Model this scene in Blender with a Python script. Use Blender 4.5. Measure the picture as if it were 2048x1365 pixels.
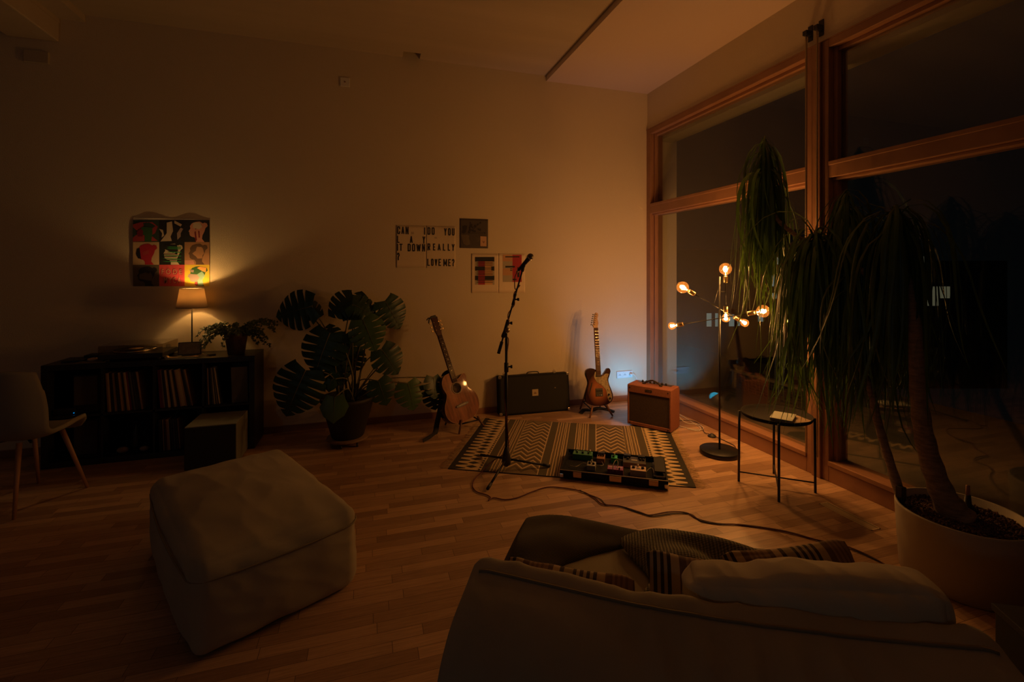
import bpy, math, random
from mathutils import Vector, Matrix, noise
PI = math.pi
sc = bpy.context.scene
for o in list(bpy.data.objects): bpy.data.objects.remove(o, do_unlink=True)
COL = sc.collection
R = math.radians
rnd = random.Random(7)

# ------------------------------------------------------------------ camera, world, exposure
cd = bpy.data.cameras.new('camera'); cam = bpy.data.objects.new('camera', cd); COL.objects.link(cam)
YAW = math.atan(289 / 936.0)
cam.location = (0, 0, 1.55); cam.rotation_euler = (R(90), 0, -YAW)
cd.sensor_fit = 'HORIZONTAL'; cd.sensor_width = 36.0; cd.lens = 36.0 * 936 / 2048
cd.shift_y = -(682.5 - 542) / 2048; cd.clip_start = 0.02; cd.clip_end = 200
sc.camera = cam
w = bpy.data.worlds.new('night'); sc.world = w; w.use_nodes = True
w.node_tree.nodes['Background'].inputs[0].default_value = (0.30, 0.36, 0.42, 1)
w.node_tree.nodes['Background'].inputs[1].default_value = 0.0035
sc.view_settings.view_transform = 'Standard'; sc.view_settings.look = 'None'
sc.view_settings.gamma = 1.0; sc.view_settings.use_curve_mapping = False
sc.view_settings.exposure = 0.0
WARM = (1.0, 0.47, 0.15); BULB_W = 13.0
TABLE_W = 4.5; SPOT_W = 15.0
FILL_W = 4.5

# ------------------------------------------------------------------ materials
MATS = {}
def mat(name, col, rough=0.6, metal=0.0, bump=None, var=None, sheen=0.0, coat=0.0, emit=None, spec=None, alpha=None):
    if name in MATS: return MATS[name]
    m = bpy.data.materials.new(name); m.use_nodes = True; MATS[name] = m
    nt = m.node_tree; N = nt.nodes; L = nt.links; b = N['Principled BSDF']
    b.inputs['Base Color'].default_value = (*col, 1); b.inputs['Roughness'].default_value = rough
    b.inputs['Metallic'].default_value = metal
    if sheen: b.inputs['Sheen Weight'].default_value = sheen
    if coat: b.inputs['Coat Weight'].default_value = coat; b.inputs['Coat Roughness'].default_value = 0.05
    if spec is not None: b.inputs['Specular IOR Level'].default_value = spec
    if emit: b.inputs['Emission Color'].default_value = (*emit[0], 1); b.inputs['Emission Strength'].default_value = emit[1]
    tc = N.new('ShaderNodeTexCoord')
    if var:
        n = N.new('ShaderNodeTexNoise'); n.inputs['Scale'].default_value = var[0]; n.inputs['Detail'].default_value = 5
        cr = N.new('ShaderNodeMix'); cr.data_type = 'RGBA'
        cr.inputs[6].default_value = (*col, 1); cr.inputs[7].default_value = (*[c * var[1] for c in col], 1)
        if len(var) > 2:
            mp = N.new('ShaderNodeMapping'); mp.inputs['Scale'].default_value = var[2]
            L.new(tc.outputs['Object'], mp.inputs[0]); L.new(mp.outputs[0], n.inputs['Vector'])
        else: L.new(tc.outputs['Object'], n.inputs['Vector'])
        mr = N.new('ShaderNodeMapRange'); mr.inputs[1].default_value = 0.35; mr.inputs[2].default_value = 0.65
        L.new(n.outputs[0], mr.inputs[0]); L.new(mr.outputs[0], cr.inputs[0]); L.new(cr.outputs[2], b.inputs['Base Color'])
    if bump:
        n = N.new('ShaderNodeTexNoise'); n.inputs['Scale'].default_value = bump[0]; n.inputs['Detail'].default_value = 4
        L.new(tc.outputs['Object'], n.inputs['Vector'])
        bp = N.new('ShaderNodeBump'); bp.inputs['Strength'].default_value = bump[1]; bp.inputs['Distance'].default_value = bump[2]
        L.new(n.outputs[0], bp.inputs['Height']); L.new(bp.outputs[0], b.inputs['Normal'])
    return m

def mk(name):
    m = bpy.data.materials.new(name); m.use_nodes = True; m.node_tree.nodes.clear(); MATS[name] = m
    return m, m.node_tree.nodes, m.node_tree.links

def glass_mat(name, tint, extra=0.0, ior=1.5, rough=0.0, trans=None):
    m, N, L = mk(name)
    o = N.new('ShaderNodeOutputMaterial'); mx = N.new('ShaderNodeMixShader')
    t = N.new('ShaderNodeBsdfTransparent'); t.inputs[0].default_value = (*tint, 1)
    g = N.new('ShaderNodeBsdfGlossy'); g.inputs[0].default_value = (1, 1, 1, 1); g.inputs['Roughness'].default_value = rough
    lw = N.new('ShaderNodeLayerWeight'); lw.inputs[0].default_value = 0.5
    f = N.new('ShaderNodeMath'); f.operation = 'POWER'; f.inputs[1].default_value = 5.0; L.new(lw.outputs['Facing'], f.inputs[0])
    a = N.new('ShaderNodeMath'); a.operation = 'MULTIPLY_ADD'; a.inputs[1].default_value = 0.95 - extra; a.inputs[2].default_value = 0.04 + extra; a.use_clamp = True
    L.new(f.outputs[0], a.inputs[0]); L.new(a.outputs[0], mx.inputs[0])
    L.new(t.outputs[0], mx.inputs[1]); L.new(g.outputs[0], mx.inputs[2]); L.new(mx.outputs[0], o.inputs[0])
    if trans:      # a coated bulb scatters a little of its own light
        tl = N.new('ShaderNodeBsdfTranslucent'); tl.inputs[0].default_value = (*trans[0], 1); m2 = N.new('ShaderNodeMixShader'); m2.inputs[0].default_value = trans[1]
        L.new(mx.outputs[0], m2.inputs[1]); L.new(tl.outputs[0], m2.inputs[2]); L.new(m2.outputs[0], o.inputs[0])
    return m

def floor_mat():
    m = bpy.data.materials.new('parquet'); m.use_nodes = True; nt = m.node_tree; N = nt.nodes; L = nt.links
    b = N['Principled BSDF']; tc = N.new('ShaderNodeTexCoord'); sp = N.new('ShaderNodeSeparateXYZ')
    L.new(tc.outputs['Object'], sp.inputs[0])
    def M(op, a, c=None):
        n = N.new('ShaderNodeMath'); n.operation = op
        for i, v in enumerate((a, c)):
            if v is None: continue
            if isinstance(v, (int, float)): n.inputs[i].default_value = v
            else: L.new(v, n.inputs[i])
        return n.outputs[0]
    ry = M('DIVIDE', sp.outputs[1], 0.063); row = M('FLOOR', ry)
    wn = N.new('ShaderNodeTexWhiteNoise'); wn.noise_dimensions = '1D'; L.new(row, wn.inputs['W'])
    rx = M('ADD', M('DIVIDE', sp.outputs[0], 0.46), M('MULTIPLY', wn.outputs[0], 7.0)); cell = M('FLOOR', rx)
    cb = N.new('ShaderNodeCombineXYZ'); L.new(row, cb.inputs[0]); L.new(cell, cb.inputs[1])
    w2 = N.new('ShaderNodeTexWhiteNoise'); w2.noise_dimensions = '2D'; L.new(cb.outputs[0], w2.inputs[0])
    cr = N.new('ShaderNodeValToRGB'); e = cr.color_ramp.elements
    e[0].color = (0.35, 0.205, 0.115, 1); e[1].color = (0.64, 0.405, 0.24, 1)
    x = e.new(0.5); x.color = (0.50, 0.31, 0.18, 1)
    L.new(w2.outputs[0], cr.inputs[0])
    gn = N.new('ShaderNodeTexNoise'); gn.inputs['Scale'].default_value = 6; gn.inputs['Detail'].default_value = 6
    mp = N.new('ShaderNodeMapping'); mp.inputs['Scale'].default_value = (1.2, 22, 1)
    L.new(tc.outputs['Object'], mp.inputs[0]); L.new(mp.outputs[0], gn.inputs['Vector'])
    mx = N.new('ShaderNodeMix'); mx.data_type = 'RGBA'; mx.blend_type = 'MULTIPLY'; mx.inputs[0].default_value = 0.55
    g2 = N.new('ShaderNodeMapRange'); g2.inputs[1].default_value = 0.3; g2.inputs[2].default_value = 0.7; g2.inputs[3].default_value = 0.6; g2.inputs[4].default_value = 1.25
    L.new(gn.outputs[0], g2.inputs[0]); L.new(cr.outputs[0], mx.inputs[6]); L.new(g2.outputs[0], mx.inputs[7])
    fy = M('FRACT', ry); fx = M('FRACT', rx)
    gap = M('MAXIMUM', M('LESS_THAN', fy, 0.03), M('LESS_THAN', fx, 0.005))
    m2 = N.new('ShaderNodeMix'); m2.data_type = 'RGBA'; L.new(gap, m2.inputs[0]); L.new(mx.outputs[2], m2.inputs[6]); m2.inputs[7].default_value = (0.12, 0.07, 0.04, 1)
    L.new(m2.outputs[2], b.inputs['Base Color']); b.inputs['Roughness'].default_value = 0.36
    bp = N.new('ShaderNodeBump'); bp.inputs['Strength'].default_value = 0.25; bp.inputs['Distance'].default_value = 0.002
    L.new(gap, bp.inputs['Height']); bp.invert = True; L.new(bp.outputs[0], b.inputs['Normal'])
    return m

def wave_mat(name, c1, c2, scale, direction, dist=0.002, strength=0.8, rough=0.95):
    m = bpy.data.materials.new(name); m.use_nodes = True; N = m.node_tree.nodes; L = m.node_tree.links; b = N['Principled BSDF']
    tc = N.new('ShaderNodeTexCoord')
    a = N.new('ShaderNodeTexWave'); a.bands_direction = direction; a.inputs['Scale'].default_value = scale; a.inputs['Distortion'].default_value = 1.2
    c = N.new('ShaderNodeTexWave'); c.bands_direction = 'Y' if direction == 'X' else 'X'; c.inputs['Scale'].default_value = scale * 1.3
    L.new(tc.outputs['Object'], a.inputs[0]); L.new(tc.outputs['Object'], c.inputs[0])
    mu = N.new('ShaderNodeMath'); mu.operation = 'MULTIPLY_ADD'; L.new(c.outputs[1], mu.inputs[0]); mu.inputs[1].default_value = 0.5; L.new(a.outputs[1], mu.inputs[2])
    mx = N.new('ShaderNodeMix'); mx.data_type = 'RGBA'; mx.inputs[6].default_value = (*c1, 1); mx.inputs[7].default_value = (*c2, 1)
    L.new(a.outputs[1], mx.inputs[0]); L.new(mx.outputs[2], b.inputs['Base Color'])
    bp = N.new('ShaderNodeBump'); bp.inputs['Strength'].default_value = strength; bp.inputs['Distance'].default_value = dist
    L.new(mu.outputs[0], bp.inputs['Height']); L.new(bp.outputs[0], b.inputs['Normal']); b.inputs['Roughness'].default_value = rough
    return m

def stripe_mat(name, cols, width, axis=0):
    """woven stripes: colour steps along one object axis"""
    m = bpy.data.materials.new(name); m.use_nodes = True; N = m.node_tree.nodes; L = m.node_tree.links; b = N['Principled BSDF']
    tc = N.new('ShaderNodeTexCoord'); sp = N.new('ShaderNodeSeparateXYZ'); L.new(tc.outputs['Object'], sp.inputs[0])
    d = N.new('ShaderNodeMath'); d.operation = 'DIVIDE'; L.new(sp.outputs[axis], d.inputs[0]); d.inputs[1].default_value = width
    f = N.new('ShaderNodeMath'); f.operation = 'FRACT'; L.new(d.outputs[0], f.inputs[0])
    cr = N.new('ShaderNodeValToRGB'); cr.color_ramp.interpolation = 'CONSTANT'; e = cr.color_ramp.elements
    e[0].position = 0; e[0].color = (*cols[0][1], 1); e.remove(e[1])
    for p, c in cols[1:]:
        x = e.new(p); x.color = (*c, 1)
    L.new(f.outputs[0], cr.inputs[0]); L.new(cr.outputs[0], b.inputs['Base Color']); b.inputs['Roughness'].default_value = 0.95
    return m

def burst_mat(name, centre, inner, outer, sx, sz, a=0.45, c=1.0):
    m = bpy.data.materials.new(name); m.use_nodes = True; N = m.node_tree.nodes; L = m.node_tree.links; b = N['Principled BSDF']
    tc = N.new('ShaderNodeTexCoord'); mp = N.new('ShaderNodeMapping'); mp.inputs['Location'].default_value = (-centre[0] * sx, 0, -centre[2] * sz)
    mp.inputs['Scale'].default_value = (sx, 0, sz)
    L.new(tc.outputs['Object'], mp.inputs[0]); ln = N.new('ShaderNodeVectorMath'); ln.operation = 'LENGTH'; L.new(mp.outputs[0], ln.inputs[0])
    cr = N.new('ShaderNodeValToRGB'); e = cr.color_ramp.elements
    e[0].position = a; e[0].color = (*inner, 1); e[1].position = c; e[1].color = (*outer, 1)
    L.new(ln.outputs['Value'], cr.inputs[0]); L.new(cr.outputs[0], b.inputs['Base Color']); b.inputs['Roughness'].default_value = 0.22
    b.inputs['Coat Weight'].default_value = 0.6; b.inputs['Coat Roughness'].default_value = 0.05
    return m

def shade_mat():
    m, N, L = mk('lamp_shade_fabric')
    o = N.new('ShaderNodeOutputMaterial'); mx = N.new('ShaderNodeMixShader'); mx.inputs[0].default_value = 0.21
    d = N.new('ShaderNodeBsdfDiffuse'); d.inputs[0].default_value = (0.62, 0.50, 0.36, 1)
    t = N.new('ShaderNodeBsdfTranslucent'); t.inputs[0].default_value = (0.85, 0.66, 0.42, 1)
    L.new(d.outputs[0], mx.inputs[1]); L.new(t.outputs[0], mx.inputs[2]); L.new(mx.outputs[0], o.inputs[0])
    return m

M_WALL = mat('wall_plaster', (0.70, 0.60, 0.43), 0.92, bump=(160, 0.55, 0.004))
M_CEIL = mat('ceiling_concrete', (0.56, 0.47, 0.35), 0.9, bump=(30, 0.2, 0.002), var=(0.9, 0.88, (0.25, 4, 1)))
M_CEILP = mat('ceiling_panel', (0.66, 0.53, 0.44), 0.5, bump=(5, 0.05, 0.002))
M_FLOOR = floor_mat()
M_WOODF = mat('window_wood', (0.36, 0.18, 0.10), 0.45, var=(5, 0.82, (12, 1, 1)))
M_BASE = mat('skirting_wood', (0.30, 0.15, 0.09), 0.5)
M_DARKW = mat('rear_wall_paint', (0.25, 0.22, 0.18), 0.9)
M_GLASS = glass_mat('window_glass', (0.95, 0.97, 0.95), 0.025)
M_COVER = glass_mat('smoked_acrylic', (0.88, 0.84, 0.78), 0.02)
M_BULBG = glass_mat('amber_bulb_glass', (1.0, 0.86, 0.6), 0.02, trans=((1.0, 0.55, 0.2), 0.010))
M_BLACK = mat('black_metal', (0.018, 0.018, 0.018), 0.42, 0.3)
M_BLKPL = mat('black_plastic', (0.02, 0.02, 0.021), 0.5)
M_BLKWD = mat('black_brown_laminate', (0.018, 0.018, 0.017), 0.38)
M_BRASS = mat('brass', (0.80, 0.58, 0.30), 0.28, 1.0)
M_STEEL = mat('nickel', (0.75, 0.70, 0.62), 0.25, 1.0)
M_FIL = mat('bulb_filament', (1, .8, .5), emit=((1.0, 0.66, 0.32), 55.0))
M_PAPER = mat('poster_paper', (0.72, 0.64, 0.50), 0.85)
M_INK = mat('black_ink', (0.02, 0.02, 0.02), 0.8)
M_SOFA = mat('olive_canvas', (0.43, 0.385, 0.28), 0.95, bump=(420, 0.35, 0.001), var=(3.0, 0.86), sheen=0.15)
M_PIPE = mat('olive_piping', (0.26, 0.22, 0.14), 0.9)
M_GREY = mat('beige_linen', (0.62, 0.55, 0.40), 0.95, bump=(500, 0.3, 0.001), sheen=0.1)
M_TWEED = mat('tweed_cover', (0.33, 0.120, 0.072), 0.75, bump=(380, 0.7, 0.002), var=(160, 0.75))
M_GRILLE = mat('grille_cloth', (0.085, 0.055, 0.04), 0.9, bump=(700, 0.6, 0.001), var=(300, 0.5))
M_TOLEX = mat('black_tolex', (0.014, 0.015, 0.013), 0.85, spec=0.25, bump=(500, 0.8, 0.001))
M_LEAF = mat('monstera_leaf', (0.018, 0.060, 0.022), 0.42, var=(9, 0.6))
M_LEAFY = mat('monstera_young_leaf', (0.06, 0.13, 0.035), 0.42, var=(9, 0.7))
M_STEM = mat('green_stem', (0.11, 0.10, 0.035), 0.6)
def leaf_mat(name, col, tcol, f):
    m = mat(name, col, 0.4, var=(7, 0.55)); N = m.node_tree.nodes; L = m.node_tree.links
    t = N.new('ShaderNodeBsdfTranslucent'); t.inputs[0].default_value = (*tcol, 1); mx = N.new('ShaderNodeMixShader'); mx.inputs[0].default_value = f
    L.new(N['Principled BSDF'].outputs[0], mx.inputs[1]); L.new(t.outputs[0], mx.inputs[2]); L.new(mx.outputs[0], N['Material Output'].inputs[0]); return m
M_PALM = leaf_mat('palm_strap_leaf', (0.085, 0.17, 0.032), (0.11, 0.20, 0.028), 0.22)
M_BARK = mat('pale_bark', (0.34, 0.24, 0.16), 0.85, bump=(60, 0.8, 0.004), var=(20, 0.6, (1, 1, 4)))
M_IVY = mat('ivy_leaf', (0.05, 0.09, 0.025), 0.5, var=(20, 0.5))
M_POTW = mat('cream_pot', (0.46, 0.41, 0.32), 0.55)
M_POTB = mat('dark_pot', (0.022, 0.021, 0.02), 0.6)
M_SOIL = mat('clay_pebbles', (0.16, 0.085, 0.055), 0.9, var=(40, 0.5))
M_WOODL = mat('beech_wood', (0.42, 0.22, 0.12), 0.5)
M_WHITE = mat('white_plastic', (0.75, 0.72, 0.66), 0.45)
M_RED = mat('red_sheath', (0.11, 0.012, 0.016), 0.55)

# ------------------------------------------------------------------ mesh helpers
class MB:
    def __init__(s): s.v = []; s.f = []; s.m = []; s.sm = []
    def add(s, vs, fs, mi=0, smooth=False):
        b = len(s.v); s.v += [tuple(v) for v in vs]
        for f in fs: s.f.append([b + i for i in f]); s.m.append(mi); s.sm.append(smooth)
        return s
    def box(s, lo, hi, mi=0, mtx=None):
        vs = [Vector((x, y, z)) for x in (lo[0], hi[0]) for y in (lo[1], hi[1]) for z in (lo[2], hi[2])]
        if mtx is not None: vs = [mtx @ v for v in vs]
        return s.add(vs, [(0, 1, 3, 2), (4, 6, 7, 5), (0, 4, 5, 1), (2, 3, 7, 6), (0, 2, 6, 4), (1, 5, 7, 3)], mi)
    def tube(s, pts, r, n=8, mi=0, caps=True):
        pts = [Vector(p) for p in pts]; rs = r if isinstance(r, (list, tuple)) else [r] * len(pts)
        vs = []; fs = []; T0 = (pts[1] - pts[0]).normalized()
        up = Vector((0, 0, 1)) if abs(T0.z) < 0.9 else Vector((1, 0, 0)); a = T0.cross(up).normalized()
        for i, p in enumerate(pts):
            t = (pts[min(i + 1, len(pts) - 1)] - pts[max(i - 1, 0)])
            if t.length < 1e-9: t = T0
            t.normalize(); a = (a - t * a.dot(t)); a = a.normalized() if a.length > 1e-6 else t.orthogonal().normalized(); b = t.cross(a)
            for k in range(n):
                q = 2 * PI * k / n; vs.append(p + (a * math.cos(q) + b * math.sin(q)) * rs[i])
        for i in range(len(pts) - 1):
            for k in range(n): fs.append((i * n + k, i * n + (k + 1) % n, (i + 1) * n + (k + 1) % n, (i + 1) * n + k))
        if caps: fs.append(tuple(range(n))[::-1]); fs.append(tuple(range((len(pts) - 1) * n, len(pts) * n)))
        return s.add(vs, fs, mi, True)
    def lathe(s, prof, n=32, mi=0, c=(0, 0, 0), mtx=None):
        vs = []; fs = []
        for r, z in prof:
            for k in range(n):
                q = 2 * PI * k / n; vs.append(Vector((c[0] + r * math.cos(q), c[1] + r * math.sin(q), c[2] + z)))
        for i in range(len(prof) - 1):
            for k in range(n): fs.append((i * n + k, i * n + (k + 1) % n, (i + 1) * n + (k + 1) % n, (i + 1) * n + k))
        if prof[0][0] > 1e-5: fs.append(tuple(range(n))[::-1])
        if prof[-1][0] > 1e-5: fs.append(tuple(range((len(prof) - 1) * n, len(prof) * n)))
        if mtx is not None: vs = [mtx @ v for v in vs]
        return s.add(vs, fs, mi, True)
    def prism(s, poly, y0, y1, mi=0, mtx=None, side=None):
        """poly in xz, extruded along y"""
        n = len(poly); vs = [Vector((p[0], y0, p[1])) for p in poly] + [Vector((p[0], y1, p[1])) for p in poly]
        if mtx is not None: vs = [mtx @ v for v in vs]
        b = len(s.v); s.v += [tuple(v) for v in vs]
        s.f.append([b + i for i in range(n)]); s.m.append(mi); s.sm.append(False)
        s.f.append([b + n + i for i in range(n)][::-1]); s.m.append(mi); s.sm.append(False)
        for i in range(n):
            s.f.append([b + i, b + n + i, b + n + (i + 1) % n, b + (i + 1) % n]); s.m.append(mi if side is None else side); s.sm.append(n > 12)
        return s
    def grid(s, fn, nu, nv, mi=0, smooth=True, closed=False):
        vs = [fn(i / nu, j / nv) for i in range(nu + 1) for j in range(nv + 1)]
        fs = [(i * (nv + 1) + j, (i + 1) * (nv + 1) + j, (i + 1) * (nv + 1) + j + 1, i * (nv + 1) + j + 1) for i in range(nu) for j in range(nv)]
        return s.add(vs, fs, mi, smooth)
    def sphere(s, c, r, mi=0, n=16, sc_=(1, 1, 1), mtx=None):
        prof = [(max(1e-6, r * math.sin(PI * i / n)), -r * math.cos(PI * i / n)) for i in range(n + 1)]
        mm = Matrix.Translation(c) @ Matrix.Diagonal((*sc_, 1)) if mtx is None else mtx
        return s.lathe(prof, n * 2, mi, mtx=mm)
    def build(s, name, mats, parent=None, bevel=0, solid=0, seg=2, loc=None, rot=None):
        me = bpy.data.meshes.new(name); me.from_pydata(s.v, [], s.f)
        for m in (mats if isinstance(mats, (list, tuple)) else [mats]): me.materials.append(m)
        me.polygons.foreach_set('material_index', s.m); me.polygons.foreach_set('use_smooth', s.sm); me.update()
        o = bpy.data.objects.new(name, me); COL.objects.link(o)
        if parent is not None: o.parent = parent
        if loc is not None: o.location = loc
        if rot is not None: o.rotation_euler = rot
        if solid:
            q = o.modifiers.new('thickness', 'SOLIDIFY'); q.thickness = solid; q.offset = 0
        if bevel:
            q = o.modifiers.new('bevel', 'BEVEL'); q.width = bevel; q.segments = seg; q.limit_method = 'ANGLE'; q.angle_limit = R(40)
        return o

def tag(o, label, cat, group=None):
    o['label'] = label; o['category'] = cat
    if group: o['group'] = group
    return o
def thing(name, label, cat, loc=(0, 0, 0), rot=(0, 0, 0), group=None):
    o = bpy.data.objects.new(name, None); COL.objects.link(o); o.location = loc; o.rotation_euler = rot; o.empty_display_size = 0.1
    return tag(o, label, cat, group)
def struct(o): o['kind'] = 'structure'; return o
def boxo(name, lo, hi, m, parent=None, bevel=0, **k): return MB().box(lo, hi).build(name, m, parent, bevel, **k)
def euler3(yaw, pitch, roll): return (Matrix.Rotation(yaw, 4, 'Z') @ Matrix.Rotation(pitch, 4, 'X') @ Matrix.Rotation(roll, 4, 'Y')).to_euler()

def spline(pts, n=10, closed=False):
    P = [Vector(p) if len(p) == 3 else Vector((p[0], p[1], 0)) for p in pts]; out = []; m = len(P)
    for i in range(m if closed else m - 1):
        g = lambda k: P[k % m] if closed else P[max(0, min(m - 1, k))]
        a, b, c, d = g(i - 1), g(i), g(i + 1), g(i + 2)
        for j in range(n):
            t = j / n
            out.append(0.5 * ((2 * b) + (c - a) * t + (2 * a - 5 * b + 4 * c - d) * t * t + (3 * b - a - 3 * c + d) * t ** 3))
    if not closed: out.append(P[-1])
    return out
def outline(pts, n=8): return [(p.x, p.y) for p in spline(pts, n, True)]

def softbox(a, b, c, r, n=26, top=0.0, side=0.0, wr=0.0, wf=5.0, seed=0.0, pinch=0.0, base_flat=False):
    """a rounded, stuffed box of half sizes a,b,c centred on the origin"""
    key = {}; vs = []; fs = []
    nz = max(8, int(n * c / max(a, b)))
    def vert(q):
        k = (round(q[0], 5), round(q[1], 5), round(q[2], 5))
        if k in key: return key[k]
        s = Vector((q[0] * a, q[1] * b, q[2] * c)); inn = Vector((max(-(a - r), min(a - r, s.x)), max(-(b - r), min(b - r, s.y)), max(-(c - r), min(c - r, s.z))))
        d = s - inn; p = inn + (d.normalized() * r if d.length > 1e-9 else Vector())
        nrm = d.normalized() if d.length > 1e-9 else Vector((0, 0, 1))
        fx, fy, fz = 1 - q[0] ** 2, 1 - q[1] ** 2, 1 - q[2] ** 2
        if q[2] > 0: p.z += top * fx * fy * q[2]
        if not base_flat and q[2] < 0: p.z += top * fx * fy * q[2]
        p.x += side * fy * fz * q[0]; p.y += side * fx * fz * q[1]
        if pinch:
            e = (abs(q[0]) * abs(q[1])) ** 3; p.x *= 1 + pinch * e; p.y *= 1 + pinch * e; p.z *= 1 - 0.75 * e
        if wr:
            w1 = noise.noise(Vector((s.x * wf + seed, s.y * wf, s.z * wf))); w2 = noise.noise(Vector((s.x * wf * 1.3 + s.z * wf * 1.6 + seed, s.y * wf * 0.9 + s.x * wf * .5, s.z * wf - s.x * wf * .4)))
            p += nrm * wr * (w1 + 0.5 * (1 - 2 * abs(w2)))
        key[k] = len(vs); vs.append(p); return key[k]
    for ax in range(3):
        for sg in (-1, 1):
            nu, nv = (n, n) if ax == 2 else (n, nz)
            for i in range(nu):
                for j in range(nv):
                    q = []
                    for (ii, jj) in ((i, j), (i + 1, j), (i + 1, j + 1), (i, j + 1)):
                        u, v = -1 + 2 * ii / nu, -1 + 2 * jj / nv
                        q.append(vert((sg, u, v) if ax == 0 else (u, sg, v) if ax == 1 else (u, v, sg)))
                    if (sg > 0) == (ax == 1): q = q[::-1]
                    fs.append(q)
    return vs, fs

def text_into(mb, s, rect, y, mi=0, bold=0.02):
    """lettering in the xz plane, fitted to rect (x0,z0,x1,z1) and facing -y"""
    c = bpy.data.curves.new('t', 'FONT'); c.body = s; c.offset = bold; c.resolution_u = 3; c.extrude = 0
    o = bpy.data.objects.new('t', c); COL.objects.link(o); dg = bpy.context.evaluated_depsgraph_get(); dg.update()
    me = bpy.data.meshes.new_from_object(o.evaluated_get(dg))
    xs = [v.co.x for v in me.vertices]; ys = [v.co.y for v in me.vertices]
    x0, x1, y0, y1 = min(xs), max(xs), min(ys), max(ys)
    vs = [(rect[0] + (v.co.x - x0) / (x1 - x0) * (rect[2] - rect[0]), y, rect[1] + (v.co.y - y0) / (y1 - y0) * (rect[3] - rect[1])) for v in me.vertices]
    mb.add(vs, [tuple(p.vertices) for p in me.polygons], mi)
    bpy.data.objects.remove(o, do_unlink=True); bpy.data.curves.remove(c); bpy.data.meshes.remove(me)

STK = {'C': [[(1, .72), (1, .85), (.8, 1), (.2, 1), (0, .85), (0, .15), (.2, 0), (.8, 0), (1, .15), (1, .28)]], 'A': [[(0, 0), (.5, 1), (1, 0)], [(.2, .26), (.8, .26)]], 'N': [[(0, 0), (0, 1), (1, 0), (1, 1)]],
 'I': [[(.5, 0), (.5, 1)]], 'D': [[(0, 0), (.75, 0), (1, .15), (1, .85), (.75, 1), (0, 1), (0, 0)]], 'O': [[(.2, 0), (.8, 0), (1, .15), (1, .85), (.8, 1), (.2, 1), (0, .85), (0, .15), (.2, 0)]],
 'Y': [[(0, 1), (.5, .45), (1, 1)], [(.5, .45), (.5, 0)]], 'U': [[(0, 1), (0, .15), (.2, 0), (.8, 0), (1, .15), (1, 1)]], 'L': [[(0, 1), (0, 0), (1, 0)]], 'T': [[(0, 1), (1, 1)], [(.5, 1), (.5, 0)]],
 'W': [[(0, 1), (.25, 0), (.5, .9), (.75, 0), (1, 1)]], 'R': [[(0, 0), (0, 1), (.8, 1), (1, .88), (1, .62), (.8, .5), (0, .5)], [(.5, .5), (1, 0)]], 'E': [[(1, 1), (0, 1), (0, 0), (1, 0)], [(0, .5), (.8, .5)]],
 'V': [[(0, 1), (.5, 0), (1, 1)]], 'M': [[(0, 0), (0, 1), (.5, .2), (1, 1), (1, 0)]], '?': [[(0, .78), (.1, .95), (.3, 1), (.75, 1), (1, .85), (1, .65), (.5, .42), (.5, .28)], [(.5, .12), (.5, 0)]]}
def block_text(mb, s_, rect, y, t, mi=0):
    """tall condensed block capitals with even strokes of width t"""
    wts = [1.45 if c in 'MW' else .25 if c == 'I' and len(s_) > 1 else 1.0 for c in s_]; gap = .42; tot = sum(wts) + gap * (len(s_) - 1); W = rect[2] - rect[0]; u = W / tot; x = rect[0]; lay = 0
    for c, wt in zip(s_, wts):
        w_ = wt * u
        if c == 'I': w_ = max(w_, t * 1.01)
        X0, X1, Z0_, Z1_ = x + t / 2, x + w_ - t / 2, rect[1] + t / 2, rect[3] - t / 2
        for line in STK[c]:
            P = [Vector((X0 + a * (X1 - X0), Z0_ + b * (Z1_ - Z0_))) for a, b in line]
            for i in range(len(P) - 1):
                a, b = P[i], P[i + 1]; d = b - a
                if d.length < 1e-5: continue
                d.normalize(); n = Vector((-d.y, d.x)) * t / 2; e = d * t / 2 * (1.0 if (abs(d.x) < .01 or abs(d.y) < .01) else .55); a2, b2 = a - e, b + e; lay += 1; yy = y - 0.00002 * (lay % 5)
                mb.add([((a2 - n).x, yy, (a2 - n).y), ((b2 - n).x, yy, (b2 - n).y), ((b2 + n).x, yy, (b2 + n).y), ((a2 + n).x, yy, (a2 + n).y)], [(0, 1, 2, 3)], mi)
        x += w_ + gap * u

# ------------------------------------------------------------------ the room
WX, WY, CZ = 3.25, 4.95, 3.70
XL, YR = -5.0, -3.2
struct(boxo('floor', (XL, YR, -0.12), (WX + 0.12, WY + 0.3, 0), M_FLOOR))
struct(boxo('wall_back', (XL, WY, 0), (WX, WY + 0.3, 3.9), M_WALL))
struct(boxo('wall_left', (XL - 0.2, YR, 0), (XL, WY + 0.3, 3.9), M_DARKW))
struct(boxo('wall_rear', (XL, YR - 0.2, 0), (WX, YR, 3.9), M_DARKW))
BAYS = [(2.78, 4.87), (0.25, 2.60)]
wr_ = MB(); wr_.box((WX, YR, 3.255), (WX + 0.35, WY + 0.3, 3.95)); wr_.box((WX, YR, 0), (WX + 0.35, 0.15, 3.255))
struct(wr_.build('wall_right', M_WALL))
cl = MB(); cl.box((-2.33, YR, 3.76), (1.93, WY - .13, 3.95)); cl.box((-2.33, WY - .13, 3.76), (0.345, WY, 3.95)); cl.box((0.52, WY - .13, 3.76), (1.93, WY, 3.95)); cl.box((XL, YR, 3.66), (-2.51, WY, 3.95)); cl.box((-2.51, YR, 3.70), (-2.33, WY, 3.95))
struct(cl.build('ceiling', M_CEIL))
struct(boxo('ceiling_panel', (1.935, YR, CZ), (WX, WY, 3.80), M_CEILP)); bpy.data.objects['ceiling_panel'].name = 'trim_1'
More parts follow.
